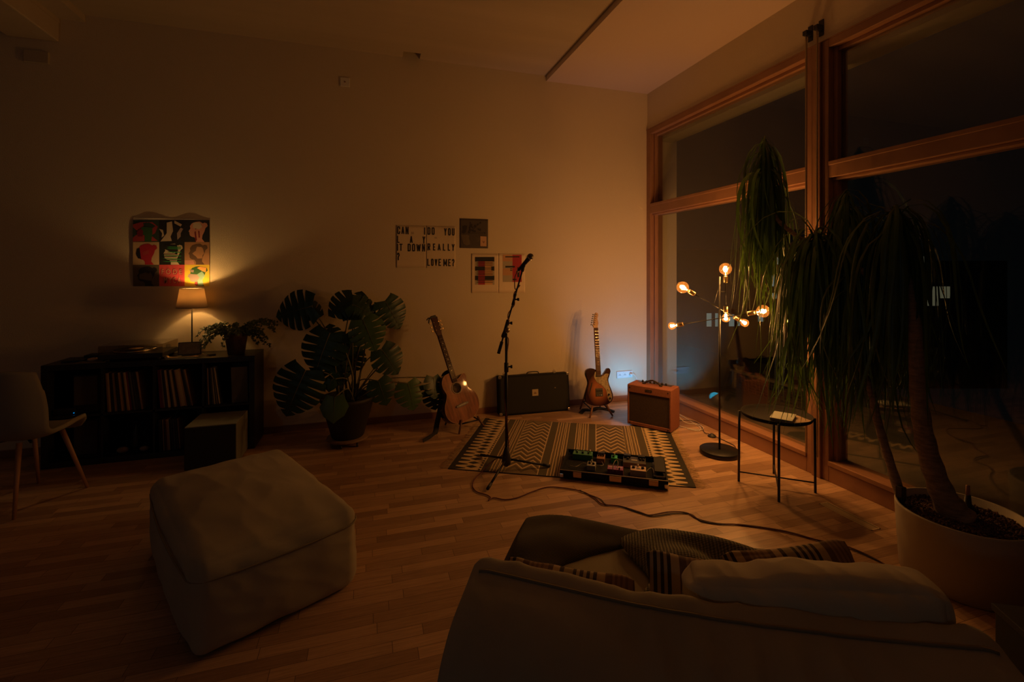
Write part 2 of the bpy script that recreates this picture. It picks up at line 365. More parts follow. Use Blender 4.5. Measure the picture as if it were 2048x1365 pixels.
struct(boxo('trim_2', (-2.86, YR, 3.50), (-2.51, WY, 3.665), M_CEIL, bevel=0.01))
struct(boxo('baseboard_back', (XL, WY - 0.014, 0), (WX, WY, 0.062), M_BASE, bevel=0.003))
# the notch by the wall is closed off above
struct(boxo('trim_3', (0.34, WY - .14, 3.88), (0.525, WY, 3.90), mat('notch_dark', (0.2, 0.17, 0.13), 0.9)))

def window(name, y0, y1):
    r = bpy.data.objects.new(name, None); COL.objects.link(r); r.location = (WX, (y0 + y1) / 2, 0); struct(r)
    ox, oy = WX, (y0 + y1) / 2
    def p(n, lo, hi, m=M_WOODF, bv=0.004): return boxo(n, (lo[0] - ox, lo[1] - oy, lo[2]), (hi[0] - ox, hi[1] - oy, hi[2]), m, r, bv)
    p('top_rail', (WX - 0.012, y0, 3.195), (WX + 0.14, y1, 3.255)); p('top_lip', (WX + 0.045, y0, 3.165), (WX + 0.14, y1, 3.195))
    p('transom', (WX - 0.012, y0, 2.235), (WX + 0.14, y1, 2.335)); p('transom_bead', (WX - 0.018, y0, 2.325), (WX + 0.14, y1, 2.355)); p('transom_sill', (WX + 0.02, y0, 2.215), (WX + 0.14, y1, 2.235))
    p('bottom_board', (WX - 0.012, y0, 0), (WX + 0.14, y1, 0.115)); p('bottom_rail', (WX - 0.022, y0, 0.118), (WX + 0.14, y1, 0.152))
    p('side_stop', (WX + 0.035, y1 - 0.03, 0.15), (WX + 0.14, y1, 3.2)); p('side_stop', (WX + 0.035, y0, 0.15), (WX + 0.14, y0 + 0.02, 3.2))
    for z0, z1 in ((0.15, 2.216), (2.355, 3.166)):
        p('pane', (WX + 0.075, y0 + 0.02, z0), (WX + 0.083, y1 - 0.03, z1), M_GLASS, 0)
    return r
window('window_1', *BAYS[0]); window('window_2', *BAYS[1])
mu = MB()
mu.box((WX - 0.03, 2.655, 0), (WX + 0.14, 2.725, 3.255)); mu.box((WX - 0.012, 2.60, 0), (WX + 0.14, 2.652, 3.255)); mu.box((WX - 0.012, 2.728, 0), (WX + 0.14, 2.78, 3.255))
struct(mu.build('trim_4', M_WOODF, bevel=0.004))
struct(boxo('trim_5', (WX - 0.012, 4.87, 0), (WX + 0.14, WY, 3.255), M_WOODF, bevel=0.004))
struct(boxo('trim_6', (WX - 0.012, 0.15, 0), (WX + 0.14, 0.25, 3.255), M_WOODF, bevel=0.004))
struct(boxo('trim_7', (WX - 0.016, 0.15, 3.255), (WX + 0.02, WY, 3.262), M_WOODF))
for y, lab in ((2.755, 'thin steel guide rod running up the window post, nearer the guitar corner'), (2.665, 'thin steel guide rod running up the window post, nearer the big potted palm')):
    t = thing('guide_rod', lab, 'rod', (WX - 0.045, y, 0.16), group='guide rods on the window post')
    MB().tube([(0, 0, 0), (0, 0, 3.21)], 0.0075, 8).build('rod', mat('dull_rod', (0.42, 0.32, 0.2), 0.5, 0.4), t)
    b = MB(); b.box((-0.018, -0.018, 3.19), (0.045, 0.018, 3.225)); b.box((0.038, -0.02, 3.15), (0.045, 0.02, 3.27)); b.build('bracket', M_BLACK, t, 0.003)
# outside: the reveal fin, soffit, terrace and railing
struct(boxo('wall_outer', (WX + 0.14, WY - 0.01, -0.1), (3.66, WY + 0.3, 3.95), M_WALL))
struct(boxo('trim_8', (WX + 0.14, YR, 3.13), (WX + 0.36, WY, 3.255), mat('blind_box', (0.40, 0.36, 0.28), 0.7)))
struct(boxo('ground_terrace', (WX + 0.12, YR, -0.14), (6.4, 9, -0.02), mat('terrace_slab', (0.10, 0.09, 0.075), 0.8, bump=(40, .3, .004))))
rl = thing('terrace_railing', 'low mesh railing with a flat rail outside the window', 'railing', (4.7, 4, -0.10))
boxo('top_rail', (-0.04, -0.15, 0.30), (0.04, 1.15, 0.33), mat('rail_metal', (0.16, 0.14, 0.10), 0.6), rl)
ms = MB()
for k in range(22): y = -0.15 + k * 0.06; ms.box((-0.003, y, 0.0), (0.003, y + 0.006, 0.30))
for k in range(9): z = 0.02 + k * 0.034; ms.box((-0.004, -0.15, z), (0.002, 1.15, z + 0.004))
ms.build('mesh', mat('rail_mesh', (0.08, 0.07, 0.05), 0.6), rl)
for y in (-0.15, 1.1): boxo('post', (-0.02, y, 0.05), (0.02, y + 0.04, 0.3), mat('rail_metal', (0.28, 0.25, 0.18)), rl)
# far buildings with lit windows
def far_building(label, loc, size, wins, col, strength, rz=0):
    t = thing('apartment_building', label, 'building', loc, (0, 0, rz))
    boxo('wall', (-size[0] / 2, 0, -6), (size[0] / 2, 4, size[1]), mat('night_render', (0.07, 0.065, 0.06), 0.9), t)
    m = mat('lit_window_' + label.split()[0], col, emit=(col, strength))
    for x, z, ww, hh in wins:
        f = boxo('window', (x - ww / 2 - 0.06, -0.06, z - hh / 2 - 0.06), (x + ww / 2 + 0.06, 0.0, z + hh / 2 + 0.06), M_BLKPL, t)
        boxo('pane', (x - ww / 2, -0.10, z - hh / 2), (x + ww / 2, -0.05, z + hh / 2), m, f)
    return t
def lateral(px, depth=30.0, z=0.0):
    l = (px - 1024) / 936 * depth; c, s = math.cos(YAW), math.sin(YAW)
    return (l * c + depth * s, -l * s + depth * c, z)
far_building('pale block with small cool white windows far outside the corner window', lateral(1480), (8, 2.9),
             [((px - 1480) / 31.2, (542 - py) / 31.2 + 1.55, ww, hh) for px, py, ww, hh in ((1417, 640, .3, .85), (1432, 640, .16, .85), (1462, 641, .32, .75), (1476, 644, .14, .5), (1538, 520, .35, .5), (1556, 522, .2, .45), (1542, 562, .4, .7), (1560, 566, .25, .6), (1545, 592, .4, .35), (1560, 594, .26, .2), (1520, 634, .3, .6))],
             (0.55, 0.72, 0.66), 0.17, -YAW)
far_building('dark block with dim yellow green windows far behind the potted palm', lateral(1890), (8, 2.2),
             [((px - 1890) / 31.2, (542 - py) / 31.2 + 1.55, ww, hh) for px, py, ww, hh in ((1840, 535, .45, 1.4), (1880, 585, 1.1, .75), (1858, 604, 1.1, .5))],
             (0.50, 0.46, 0.28), 0.13, -YAW)

# ------------------------------------------------------------------ wall fittings
t = thing('wall_plate', 'small square blank plate high on the back wall', 'wall plate', (-0.214, WY, 3.43))
boxo('plate', (-0.045, -0.012, -0.045), (0.045, 0, 0.045), M_WHITE, t, 0.004)
MB().lathe([(0.007, 0), (0.007, 0.004), (0.001, 0.005)], 12, mtx=Matrix.Translation((0, -0.012, 0)) @ Matrix.Rotation(R(90), 4, 'X')).build('screw', M_BASE, t)
t = thing('wall_plate', 'dim flat wall fitting beside the concrete beam, top left of the back wall', 'wall plate', (-2.66, WY, 3.35))
boxo('plate', (-0.085, -0.02, -0.05), (0.085, 0, 0.05), mat('dim_plate', (0.5, 0.43, 0.31)), t, 0.004)
t = thing('wall_socket', 'white triple wall socket plate low on the wall by the window corner', 'socket', (2.933, WY, 0.312))
boxo('plate', (-0.106, -0.012, -0.041), (0.106, 0, 0.041), M_WHITE, t, 0.004)
for x in (-0.068, 0, 0.068):
    f = boxo('outlet', (x - 0.027, -0.015, -0.027), (x + 0.027, -0.011, 0.027), M_WHITE, t, 0.003)
    h = MB()
    for dx, dz in ((-0.009, -0.004), (0.009, -0.004), (0, 0.007)): h.box((x + dx - 0.0035, -0.0165, dz - 0.0035), (x + dx + 0.0035, -0.0145, dz + 0.0035))
    h.build('pin_holes', M_INK, f)

# unseen fill lamp in pendant form, added to lift the dark sofa and left side
q = thing('added_fill_lamp', 'unseen pendant-shaped fill lamp added over the rear of the room', 'lamp', (-2.6, -1.6, 2.2))
MB().tube([(0, 0, 0.12), (0, 0, 1.46)], 0.003, 6).build('cord', M_BLKPL, q)
MB().lathe([(0.16, 0), (0.15, 0.03), (0.06, 0.10), (0.02, 0.13), (0.0005, 0.131)], 40).build('lamp_shade', M_WHITE, q)
MB().sphere((0, 0, 0.02), 0.03, n=10).build('bulb', mat('fill_lamp_bulb', (1, 1, 1), emit=((1.0, 0.95, 0.9), 4.0)), q)
ld = bpy.data.lights.new('added_fill_light', 'POINT'); ld.energy = FILL_W; ld.color = (0.80, 0.92, 1.0); ld.shadow_soft_size = 0.1
lo = bpy.data.objects.new('added_fill_light', ld); COL.objects.link(lo); lo.parent = q; lo.location = (0, 0, -0.12)

# ------------------------------------------------------------------ posters
def poster(name, label, x0, x1, z0, z1, cat='poster', m=None, curl=0.0, parts=None):
    t = thing(name, label, cat, ((x0 + x1) / 2, WY, (z0 + z1) / 2)); w2, h2 = (x1 - x0) / 2, (z1 - z0) / 2
    def fn(u, v):
        return (-w2 + 2 * w2 * u, -0.004 - curl * (math.sin(u * PI * 2) ** 2) * (v ** 3) - curl * 0.4 * (1 - u) * math.sin(v * PI * 2) ** 2, -h2 + 2 * h2 * v)
    MB().grid(fn, 24, 12).build('sheet', m or M_PAPER, t, solid=0.0012)
    return t, fn, w2, h2
# lettering posters
D5 = 5.689
def wallpt(px, py):
    c, s = math.cos(YAW), math.sin(YAW); u = (px - 1024) / 936; v = (542 - py) / 936
    dx, dy = u * c + s, -u * s + c; k = WY / dy
    return dx * k, 1.55 + v * k
def zr(r, ox=760, oy=400, s=D5):
    a = wallpt(ox + r[0] / s, oy + r[3] / s); b = wallpt(ox + r[2] / s, oy + r[1] / s); return (a[0], a[1], b[0], b[1])
for lab, rect, words in (
    ('typographic poster reading CAN I LAY IT DOWN in tall black letters', (185, 297, 521, 772),
     [('CAN', (195, 305, 325, 390)), ('I', (500, 315, 515, 397)), ('L', (193, 410, 222, 490)), ('A', (340, 412, 372, 493)), ('Y', (483, 415, 515, 497)), ('IT', (193, 500, 252, 580)), ('DOWN', (315, 503, 513, 587)), ('?', (193, 603, 223, 687))]),
    ('typographic poster reading DO YOU REALLY LOVE ME in tall black letters', (524, 305, 857, 776),
     [('DO', (540, 315, 621, 397)), ('YOU', (728, 325, 848, 405)), ('R', (540, 497, 572, 576)), ('E', (602, 498, 628, 577)), ('A', (655, 499, 690, 578)), ('L', (715, 500, 742, 579)), ('L', (770, 501, 797, 580)), ('Y', (815, 502, 848, 580)), ('LOVE', (537, 672, 694, 752)), ('ME?', (720, 675, 846, 756))])):
    r = zr(rect); t, fn, w2, h2 = poster('poster', lab, r[0], r[2], r[1], r[3], m=mat('poster_cream', (0.72, 0.60, 0.42), 0.85))
    mb = MB(); ox, oz = (r[0] + r[2]) / 2, (r[1] + r[3]) / 2
    for wd, q in words:
        b = zr(q); block_text(mb, wd, (b[0] - ox, b[1] - oz, b[2] - ox, b[3] - oz), -0.0062, 0.0112)
    for k in range(3):
        q = zr((355, 366 + k * 9, 385, 370 + k * 9)) if 'CAN' in lab else zr((618, 424 + k * 7, 648, 427 + k * 7)); mb.box((q[0] - ox, -0.0062, q[1] - oz), (q[2] - ox, -0.0058, q[3] - oz), 1)
    mb.build('lettering', [M_INK, mat('faint_ink', (0.4, 0.32, 0.22))], t)
# still-life record sleeve photograph
r = zr((908, 222, 1228, 548)); t, fn, w2, h2 = poster('poster', 'square dark photo print with blossom branches and a pale card, upper right', r[0], r[2], r[1], r[3], m=mat('print_grey', (0.085, 0.068, 0.058), 0.7))
ox, oz = (r[0] + r[2]) / 2, (r[1] + r[3]) / 2
def zp(x, y): q = wallpt(760 + x / D5, 400 + y / D5); return (q[0] - ox, q[1] - oz)
pm = MB(); Yp = -0.0062
def poly(mb, pts, mi, y=Yp, conv=zp):
    q = [conv(*p) for p in pts]; n = len(q); mb.add([(a, y, b) for a, b in q], [tuple(range(n))], mi)
poly(pm, [(920, 390), (935, 400), (985, 395), (1015, 410), (1010, 440), (1025, 480), (1020, 510), (985, 520), (950, 500), (935, 450)], 0)
poly(pm, [(935, 300), (960, 290), (990, 295), (985, 330), (975, 370), (950, 385), (925, 370), (940, 340)], 1, Yp - 0.0004)
for ax, ay, bx, by in ((1010, 380, 1030, 250), (1010, 380, 1140, 262), (1020, 330, 1075, 355), (1060, 300, 1135, 340), (1010, 380, 1195, 375)):
    nx, ny = (by - ay), -(bx - ax); l = math.hypot(nx, ny); nx, ny = nx / l * 2, ny / l * 2
    poly(pm, [(ax - nx, ay - ny), (bx - nx, by - ny), (bx + nx, by + ny), (ax + nx, ay + ny)], 1, Yp - 0.0006)
rr = random.Random(3)
for (bx, by) in [(1025, 262), (1035, 300), (1020, 320), (1050, 315), (1030, 345), (1078, 358), (1060, 355), (1010, 370), (1080, 295), (1110, 280), (1140, 262), (1135, 340), (1120, 335), (1190, 378), (1040, 285)]:
    s_ = rr.uniform(7, 15); poly(pm, [(bx + s_ * rr.uniform(.7, 1) * math.cos(a), by + s_ * math.sin(a)) for a in [k * PI / 4 for k in range(8)]], 1, Yp - 0.0008 - rr.random() * .0003)
for k in range(14):
    a = R(180 + 95 * k / 13 + (0 if k < 7 else 8)); L1, L2 = 40, rr.uniform(90, 130); cx_, cy_ = 1170, 470
    p1 = (cx_ + L1 * math.cos(a), cy_ + L1 * math.sin(a)); p2 = (cx_ + L2 * math.cos(a), min(540, cy_ + L2 * math.sin(a))); nx, ny = math.sin(a) * 1.5, -math.cos(a) * 1.5
    if p2[0] < 1222: poly(pm, [(p1[0] - nx, p1[1] - ny), (p2[0], p2[1]), (p1[0] + nx, p1[1] + ny)], 0, Yp - 0.0002)
poly(pm, [(1140, 415), (1210, 418), (1210, 530), (1140, 528)], 2, Yp - 0.0015)
poly(pm, [(1162, 462), (1178, 478), (1192, 462), (1186, 486), (1178, 496), (1168, 486)], 3, Yp - 0.0019)
pm.build('picture', [mat('print_mid', (0.15, 0.115, 0.08)), mat('print_black', (0.03, 0.022, 0.02)), mat('print_card', (0.62, 0.38, 0.24)), mat('print_brown', (0.3, 0.15, 0.09))], t)
# two abstract sheets
A_RED = mat('abstract_red', (0.42, 0.035, 0.05), 0.8); A_TAN = mat('abstract_tan', (0.55, 0.30, 0.16), 0.8); A_GRY = mat('abstract_grey', (0.42, 0.36, 0.26), 0.8); A_ORG = mat('abstract_orange', (0.72, 0.42, 0.19), 0.8)
r = zr((1040, 615, 1346, 1060)); t, fn, w2, h2 = poster('poster', 'abstract print sheet with black bars over a red column, left of the pair', r[0], r[2], r[1], r[3], m=mat('poster_cream2', (0.76, 0.62, 0.45)))
ox, oz = (r[0] + r[2]) / 2, (r[1] + r[3]) / 2; pm = MB()
def bar(x0, y0, x1, y1, mi, dy=0): poly(pm, [(x0, y0), (x1, y0), (x1, y1), (x0, y1)], mi, Yp - dy)
bar(1080, 700, 1300, 966, 2, 0); bar(1116, 700, 1192, 966, 1, .0003); bar(1192, 700, 1280, 966, 3, .0003)
bar(1080, 650, 1300, 702, 0, .0006)
for y in (710, 727, 744, 815, 832, 849, 918, 936): bar(1097, y, 1281, y + 7, 0, .0006)
bar(1080, 758, 1192, 806, 0, .0006); bar(1264, 758, 1300, 806, 0, .0006); bar(1080, 864, 1116, 914, 0, .0006); bar(1192, 864, 1300, 914, 0, .0006)
for y in (764, 780, 796): bar(1192, y, 1264, y + 7, 0, .0006)
for y in (870, 886, 902): bar(1116, y, 1192, y + 7, 0, .0006)
pm.build('print', [M_INK, A_RED, A_GRY, A_ORG], t)
r = zr((1348, 615, 1648, 1060)); t, fn, w2, h2 = poster('poster', 'abstract print sheet with a wide red block, behind the microphone', r[0], r[2], r[1], r[3], m=mat('poster_cream3', (0.80, 0.65, 0.47)))
ox, oz = (r[0] + r[2]) / 2, (r[1] + r[3]) / 2; pm = MB()
bar(1396, 625, 1506, 935, 2); bar(1396, 625, 1506, 700, 3, .0002); bar(1396, 780, 1506, 860, 3, .0002); bar(1506, 625, 1610, 935, 1, .0003)
bar(1423, 643, 1585, 655, 0, .0006); bar(1424, 752, 1532, 771, 0, .0006); bar(1560, 768, 1585, 880, 0, .0006); bar(1478, 781, 1504, 789, 0, .0006); bar(1478, 799, 1504, 808, 0, .0006); bar(1506, 898, 1550, 916, 0, .0006)
pm.build('print', [M_INK, A_RED, A_GRY, A_TAN], t)
# nine-panel record poster
S9 = 1526 / 190.0
def z9(x, y): q = wallpt(250 + x / S9, 420 + y / S9); return (q[0] - ox, q[1] - oz)
r = zr((135, 160, 1360, 1228), 250, 420, S9); ox, oz = (r[0] + r[2]) / 2, (r[1] + r[3]) / 2
t = thing('poster', 'nine panel poster of coloured head profiles above the table lamp', 'poster', (ox, WY, oz)); W9, H9 = (r[2] - r[0]) / 2, (r[3] - r[1]) / 2
def lift(u, v): return 0.005 + 0.010 * (math.sin(u * 2 * PI) ** 2) * v ** 8 + 0.006 * (1 - u) * abs(math.sin(v * PI * 2)) + 0.004 * (1 - abs(v - .5) * 6 if abs(v - .5) < 1 / 6 else 0)
MB().grid(lambda u, v: (-W9 + 2 * W9 * u, -lift(u, v) + 0.0012, -H9 + 2 * H9 * v), 40, 24).build('sheet', M_PAPER, t)
c9 = [mat('p9_%d' % i, c, 0.7) for i, c in enumerate([(0.03, 0.06, 0.045), (0.012, 0.011, 0.012), (0.012, 0.013, 0.016), (0.55, 0.40, 0.24), (0.012, 0.014, 0.012), (0.42, 0.22, 0.11), (0.10, 0.075, 0.045), (0.58, 0.065, 0.075), (0.78, 0.55, 0.04)])]
extra = [mat('q9_red', (0.40, 0.05, 0.05)), mat('q9_cream', (0.62, 0.50, 0.36)), mat('q9_pink', (0.66, 0.30, 0.21)), mat('q9_crimson', (0.42, 0.02, 0.04)), mat('q9_brown', (0.13, 0.07, 0.04)),
         mat('q9_black', (0.015, 0.013, 0.012)), mat('q9_green', (0.04, 0.33, 0.08)), mat('q9_teal', (0.26, 0.46, 0.36)), mat('q9_mauve', (0.38, 0.28, 0.26)), mat('q9_dkgreen', (0.035, 0.12, 0.03)), mat('q9_orange', (0.85, 0.42, 0.12)), mat('q9_dkred', (0.22, 0.015, 0.02))]
ML = c9 + extra; RED, CRM, PNK, CRI, BRN, BLK, GRN, TEA, MAU, DGR, ORG, DRD = range(9, 21)
pm = MB()
def p9(pts, mi, layer=1):
    q = [z9(*p) for p in pts]
    vs = [(a, -lift((a + W9) / (2 * W9), max(0, min(1, (b + H9) / (2 * H9)))) - 0.0006 * layer, b) for a, b in q]
    pm.add(vs, [tuple(range(len(q)))], mi)
xs9 = [(135, 556), (556, 962), (962, 1360)]; ys9 = [(165, 519), (519, 883), (883, 1228)]
for j, (ya, yb) in enumerate(ys9):
    for i, (xa, xb) in enumerate(xs9):
        for a in range(8):
            for b in range(6):
                X0, X1 = xa + (xb - xa) * a / 8, xa + (xb - xa) * (a + 1) / 8; Y0, Y1 = ya + (yb - ya) * b / 6, ya + (yb - ya) * (b + 1) / 6
                p9([(X0, Y0), (X1, Y0), (X1, Y1), (X0, Y1)], j * 3 + i, 0.6)
HEAD = [(0.62, 0.03), (0.45, 0.05), (0.30, 0.12), (0.22, 0.25), (0.24, 0.36), (0.16, 0.50), (0.20, 0.54), (0.20, 0.62), (0.22, 0.70), (0.30, 0.76), (0.40, 0.78), (0.46, 0.88), (0.46, 1.0), (0.80, 1.0), (0.70, 0.85), (0.72, 0.68), (0.80, 0.50), (0.84, 0.34), (0.93, 0.24), (0.90, 0.12), (0.80, 0.08), (0.74, 0.12)]
def head(i, j, mi, layer=2, pts=HEAD):
    (xa, xb), (ya, yb) = xs9[i], ys9[j]; p9([(xa + (xb - xa) * x, ya + (yb - ya) * (0.04 + 0.955 * y)) for x, y in pts], mi, layer)
def cell(i, j, pts, mi, layer=3):
    (xa, xb), (ya, yb) = xs9[i], ys9[j]; p9([(xa + (xb - xa) * x, ya + (yb - ya) * y) for x, y in pts], mi, layer)
cell(0, 0, [(0, .2), (.3, .1), (.75, .1), (.95, .3), (.85, .6), (.7, .7), (.95, .95), (0, .98)], RED, 2); cell(0, 0, [(.2, .45), (.4, .3), (.75, .35), (.75, .6), (.7, .97), (.45, .97), (.45, .7), (.2, .6)], DGR, 3); cell(0, 0, [(.15, .55), (.3, .38), (.4, .5), (.38, .75), (.2, .75)], DRD, 4)
cell(1, 0, [(.3, .12), (.5, .06), (.55, .5), (.45, .75), (.5, .95), (.05, .97), (.3, .6)], CRM); cell(1, 0, [(0, .4), (.15, .45), (.2, .7), (.1, .8), (.12, .6)], CRM); cell(1, 0, [(.85, .35), (.95, .4), (.85, .6), (.85, .75), (.72, .9), (.7, .6)], MAU); cell(1, 0, [(.6, .02), (.9, .2), (.85, .3), (.6, .15)], CRM)
head(2, 0, PNK); cell(2, 0, [(.35, .12), (.62, .1), (.72, .3), (.6, .42), (.34, .36)], CRM); cell(2, 0, [(.4, .55), (.45, .5), (.5, .9), (.44, .99)], DRD); cell(2, 0, [(.55, .5), (.6, .5), (.62, .8), (.57, .8)], DRD)
head(0, 1, CRI); cell(0, 1, [(.16, .3), (.26, .25), (.3, .6), (.32, .74), (.2, .72), (.12, .52)], BLK); cell(0, 1, [(.35, .45), (.6, .35), (.62, .5), (.4, .6)], RED)
head(1, 1, CRM); cell(1, 1, [(.25, .1), (.7, .1), (.75, .4), (.55, .48), (.3, .35), (.2, .3)], BLK)
for y in (.2, .27, .42, .58, .72, .84): cell(1, 1, [(.12 + .3 * (y < .5), y), (.88, y + .02), (.86, y + .05), (.3, y + .03)], GRN, 4)
for y in (.52, .64, .78): cell(1, 1, [(.12, y), (.7, y + .01), (.7, y + .03), (.14, y + .02)], BLK, 5)
head(2, 1, BRN); cell(2, 1, [(.5, .2), (.7, .22), (.66, .5), (.62, .7), (.5, .6), (.46, .35)], 5, 3); cell(2, 1, [(0, .8), (.35, .8), (.4, .99), (0, .99)], PNK, 1.5)
head(0, 2, BLK); cell(0, 2, [(.25, .45), (.5, .35), (.75, .5), (.72, .75), (.5, .72), (.25, .65)], 6, 3)
head(2, 2, DGR); cell(2, 2, [(.18, .42), (.5, .45), (.6, .6), (.5, .8), (.25, .78), (.2, .62), (.12, .55)], MAU); cell(2, 2, [(.5, .45), (.7, .3), (.82, .5), (.72, .7), (.76, .96), (.55, .96), (.52, .75), (.6, .6)], TEA, 4); cell(2, 2, [(.5, .15), (.62, .08), (.88, .14), (.85, .35), (.72, .3)], ORG, 4); cell(2, 2, [(.4, .85), (.5, .78), (.54, .96), (.42, .96)], RED, 5)
cell(2, 2, [(.2, .22), (.38, .24), (.36, .36), (.24, .34)], MAU, 4)
tm = MB()
for s_, q in (('F Ö D E', (.10, .16, .90, .44)), ('M Y C A', (.20, .58, .86, .86))):
    (xa, xb), (ya, yb) = xs9[1], ys9[2]; a = z9(xa + (xb - xa) * q[0], ya + (yb - ya) * q[3]); b = z9(xa + (xb - xa) * q[2], ya + (yb - ya) * q[1])
    text_into(pm, s_, (a[0] + .004, a[1] - .004, b[0] + .004, b[1] - .004), -0.0125, DRD, 0.01); text_into(pm, s_, (a[0], a[1], b[0], b[1]), -0.013, 16 + 0 if False else PNK, 0.01)
pm.build('print', ML, t)
# ------------------------------------------------------------------ sideboard and what stands in and on it
SX0, SX1, SY0, SY1, SH = -2.43, -0.94, 4.56, 4.935, 0.81
sb = thing('sideboard', 'black open eight-compartment sideboard full of records along the back wall', 'sideboard', ((SX0 + SX1) / 2, (SY0 + SY1) / 2, 0))
hw, hd = (SX1 - SX0) / 2, (SY1 - SY0) / 2; T = 0.045
boxo('top_board', (-hw, -hd, SH - T), (hw, hd, SH), M_BLKWD, sb, .002); boxo('bottom_board', (-hw, -hd, 0), (hw, hd, T), M_BLKWD, sb, .002)
for sg in (-1, 1): boxo('side_panel', (min(sg * hw, sg * (hw - T)), -hd, T), (max(sg * hw, sg * (hw - T)), hd, SH - T), M_BLKWD, sb, .002)
inner = 2 * hw - 2 * T; cw = (inner - 3 * 0.016) / 4; cols = []
for k in range(4):
    x0 = -hw + T + k * (cw + 0.016); cols.append((SX0 + hw + x0, SX0 + hw + x0 + cw))
    if k < 3: boxo('divider', (x0 + cw, -hd + 0.002, T), (x0 + cw + 0.016, hd, SH - T), M_BLKWD, sb)
ZM = 0.395; boxo('shelf', (-hw + T, -hd + 0.002, ZM - 0.008), (hw - T, hd, ZM + 0.008), M_BLKWD, sb)
boxo('back_panel', (-hw + T, hd - 0.006, T), (hw - T, hd, SH - T), M_BLKWD, sb)
ORD = ['first', 'second', 'third', 'fourth', 'fifth', 'sixth', 'seventh', 'eighth', 'ninth', 'tenth', 'eleventh', 'twelfth', 'thirteenth', 'fourteenth', 'fifteenth', 'sixteenth', 'seventeenth', 'eighteenth', 'nineteenth', 'twentieth', 'twenty-first', 'twenty-second', 'twenty-third', 'twenty-fourth', 'twenty-fifth', 'twenty-sixth']
RC = {'cream': (0.50, 0.36, 0.20), 'tan': (0.36, 0.22, 0.11), 'black': (0.02, 0.02, 0.022), 'dark brown': (0.06, 0.035, 0.025), 'red': (0.30, 0.02, 0.03), 'dark red': (0.12, 0.015, 0.02), 'grey': (0.10, 0.09, 0.08), 'pale': (0.55, 0.42, 0.26)}
RM = {k: mat('sleeve_' + k.replace(' ', '_'), v, 0.6) for k, v in RC.items()}
rmesh = {}
def records(x0, x1, zb, seq, lean, where, grp, H=0.315, D=0.31, yf=4.585, wide=1.0):
    """sleeves standing side by side, tops leaning to the left; seq = (colour, thickness mm)"""
    x = x0 + 0.004 + H * math.sin(R(lean[0])); n = len(seq)
    for i, (c, th_) in enumerate(seq):
        a = R(lean[0] + (lean[1] - lean[0]) * i / max(1, n - 1)); wdt = th_ / 1000 * wide
        key = (c, th_ * wide, H)
        if key not in rmesh:
            mb = MB(); mb.box((0, 0, 0), (wdt, D, H)); o = mb.build('record', RM[c], bevel=0.0006, seg=1); rmesh[key] = o
            q = o
        else:
            q = rmesh[key].copy(); COL.objects.link(q)
        q.name = 'record'
        bx = max(x, x0 + 0.003 + H * math.sin(a)); q.location = (bx, yf + rnd.uniform(0, .008), zb + 0.001 + wdt * math.sin(a)); q.rotation_euler = (0, -a, 0)
        tag(q, '%s record sleeve, %s from the left in the %s' % (c, ORD[i], where), 'record', grp)
        x = bx + wdt * math.cos(a) + 0.0012
        if x + wdt > x1: break
Zu = ZM + 0.008; C = 'cream'; TN = 'tan'; B = 'black'; DB = 'dark brown'; RD = 'red'; DR = 'dark red'; GY = 'grey'; PL = 'pale'
records(cols[1][0], cols[1][1], Zu, [(TN, 7), (C, 10), (DR, 6), (B, 12), (C, 6), (PL, 6), (B, 14), (DB, 5), (TN, 6), (C, 10), (B, 12), (TN, 6), (C, 6), (RD, 12), (B, 9), (GY, 6), (B, 9), (GY, 5), (B, 16), (TN, 9)], (3, 7.5), 'second upper compartment', 'records in the second upper compartment', wide=1.28)
records(cols[2][0], cols[2][1], Zu, [(RD, 10), (DR, 6), (C, 6), (B, 9), (DB, 6), (PL, 5), (TN, 5), (B, 9), (DB, 6), (C, 9), (TN, 5), (B, 7), (DR, 6), (TN, 6), (C, 16), (TN, 7), (DB, 7), (B, 8), (GY, 6), (TN, 5)], (4, 11), 'third upper compartment', 'records in the third upper compartment', wide=1.5)
records(cols[3][0], cols[3][0] + 0.19, Zu, [(B, 8), (TN, 4), (B, 12), (DB, 4), (GY, 7), (PL, 5), (B, 5), (C, 5), (B, 5), (PL, 6), (B, 6)], (1, 8), 'fourth upper compartment', 'records in the fourth upper compartment', wide=1.5)
records(cols[2][0] + 0.01, cols[2][0] + 0.20, T, [(B, 7), (DB, 6), (B, 6), (TN, 5), (B, 6), (DR, 6), (TN, 9), (C, 5), (B, 6), (DB, 7), (B, 6), (GY, 6), (B, 6), (DB, 6), (B, 5), (TN, 4)], (2, 4), 'third lower compartment', 'records in the third lower compartment', H=0.26, D=0.27, wide=1.35)
q = thing('record', 'large plain grey record sleeve turned cover out at the right of the fourth compartment', 'record', (-1.125, 4.60, Zu), (R(6), 0, 0))
boxo('sleeve', (0, 0, 0.0), (0.125, 0.006, 0.315), mat('sleeve_plain_grey', (0.13, 0.115, 0.09), 0.8), q, .001)
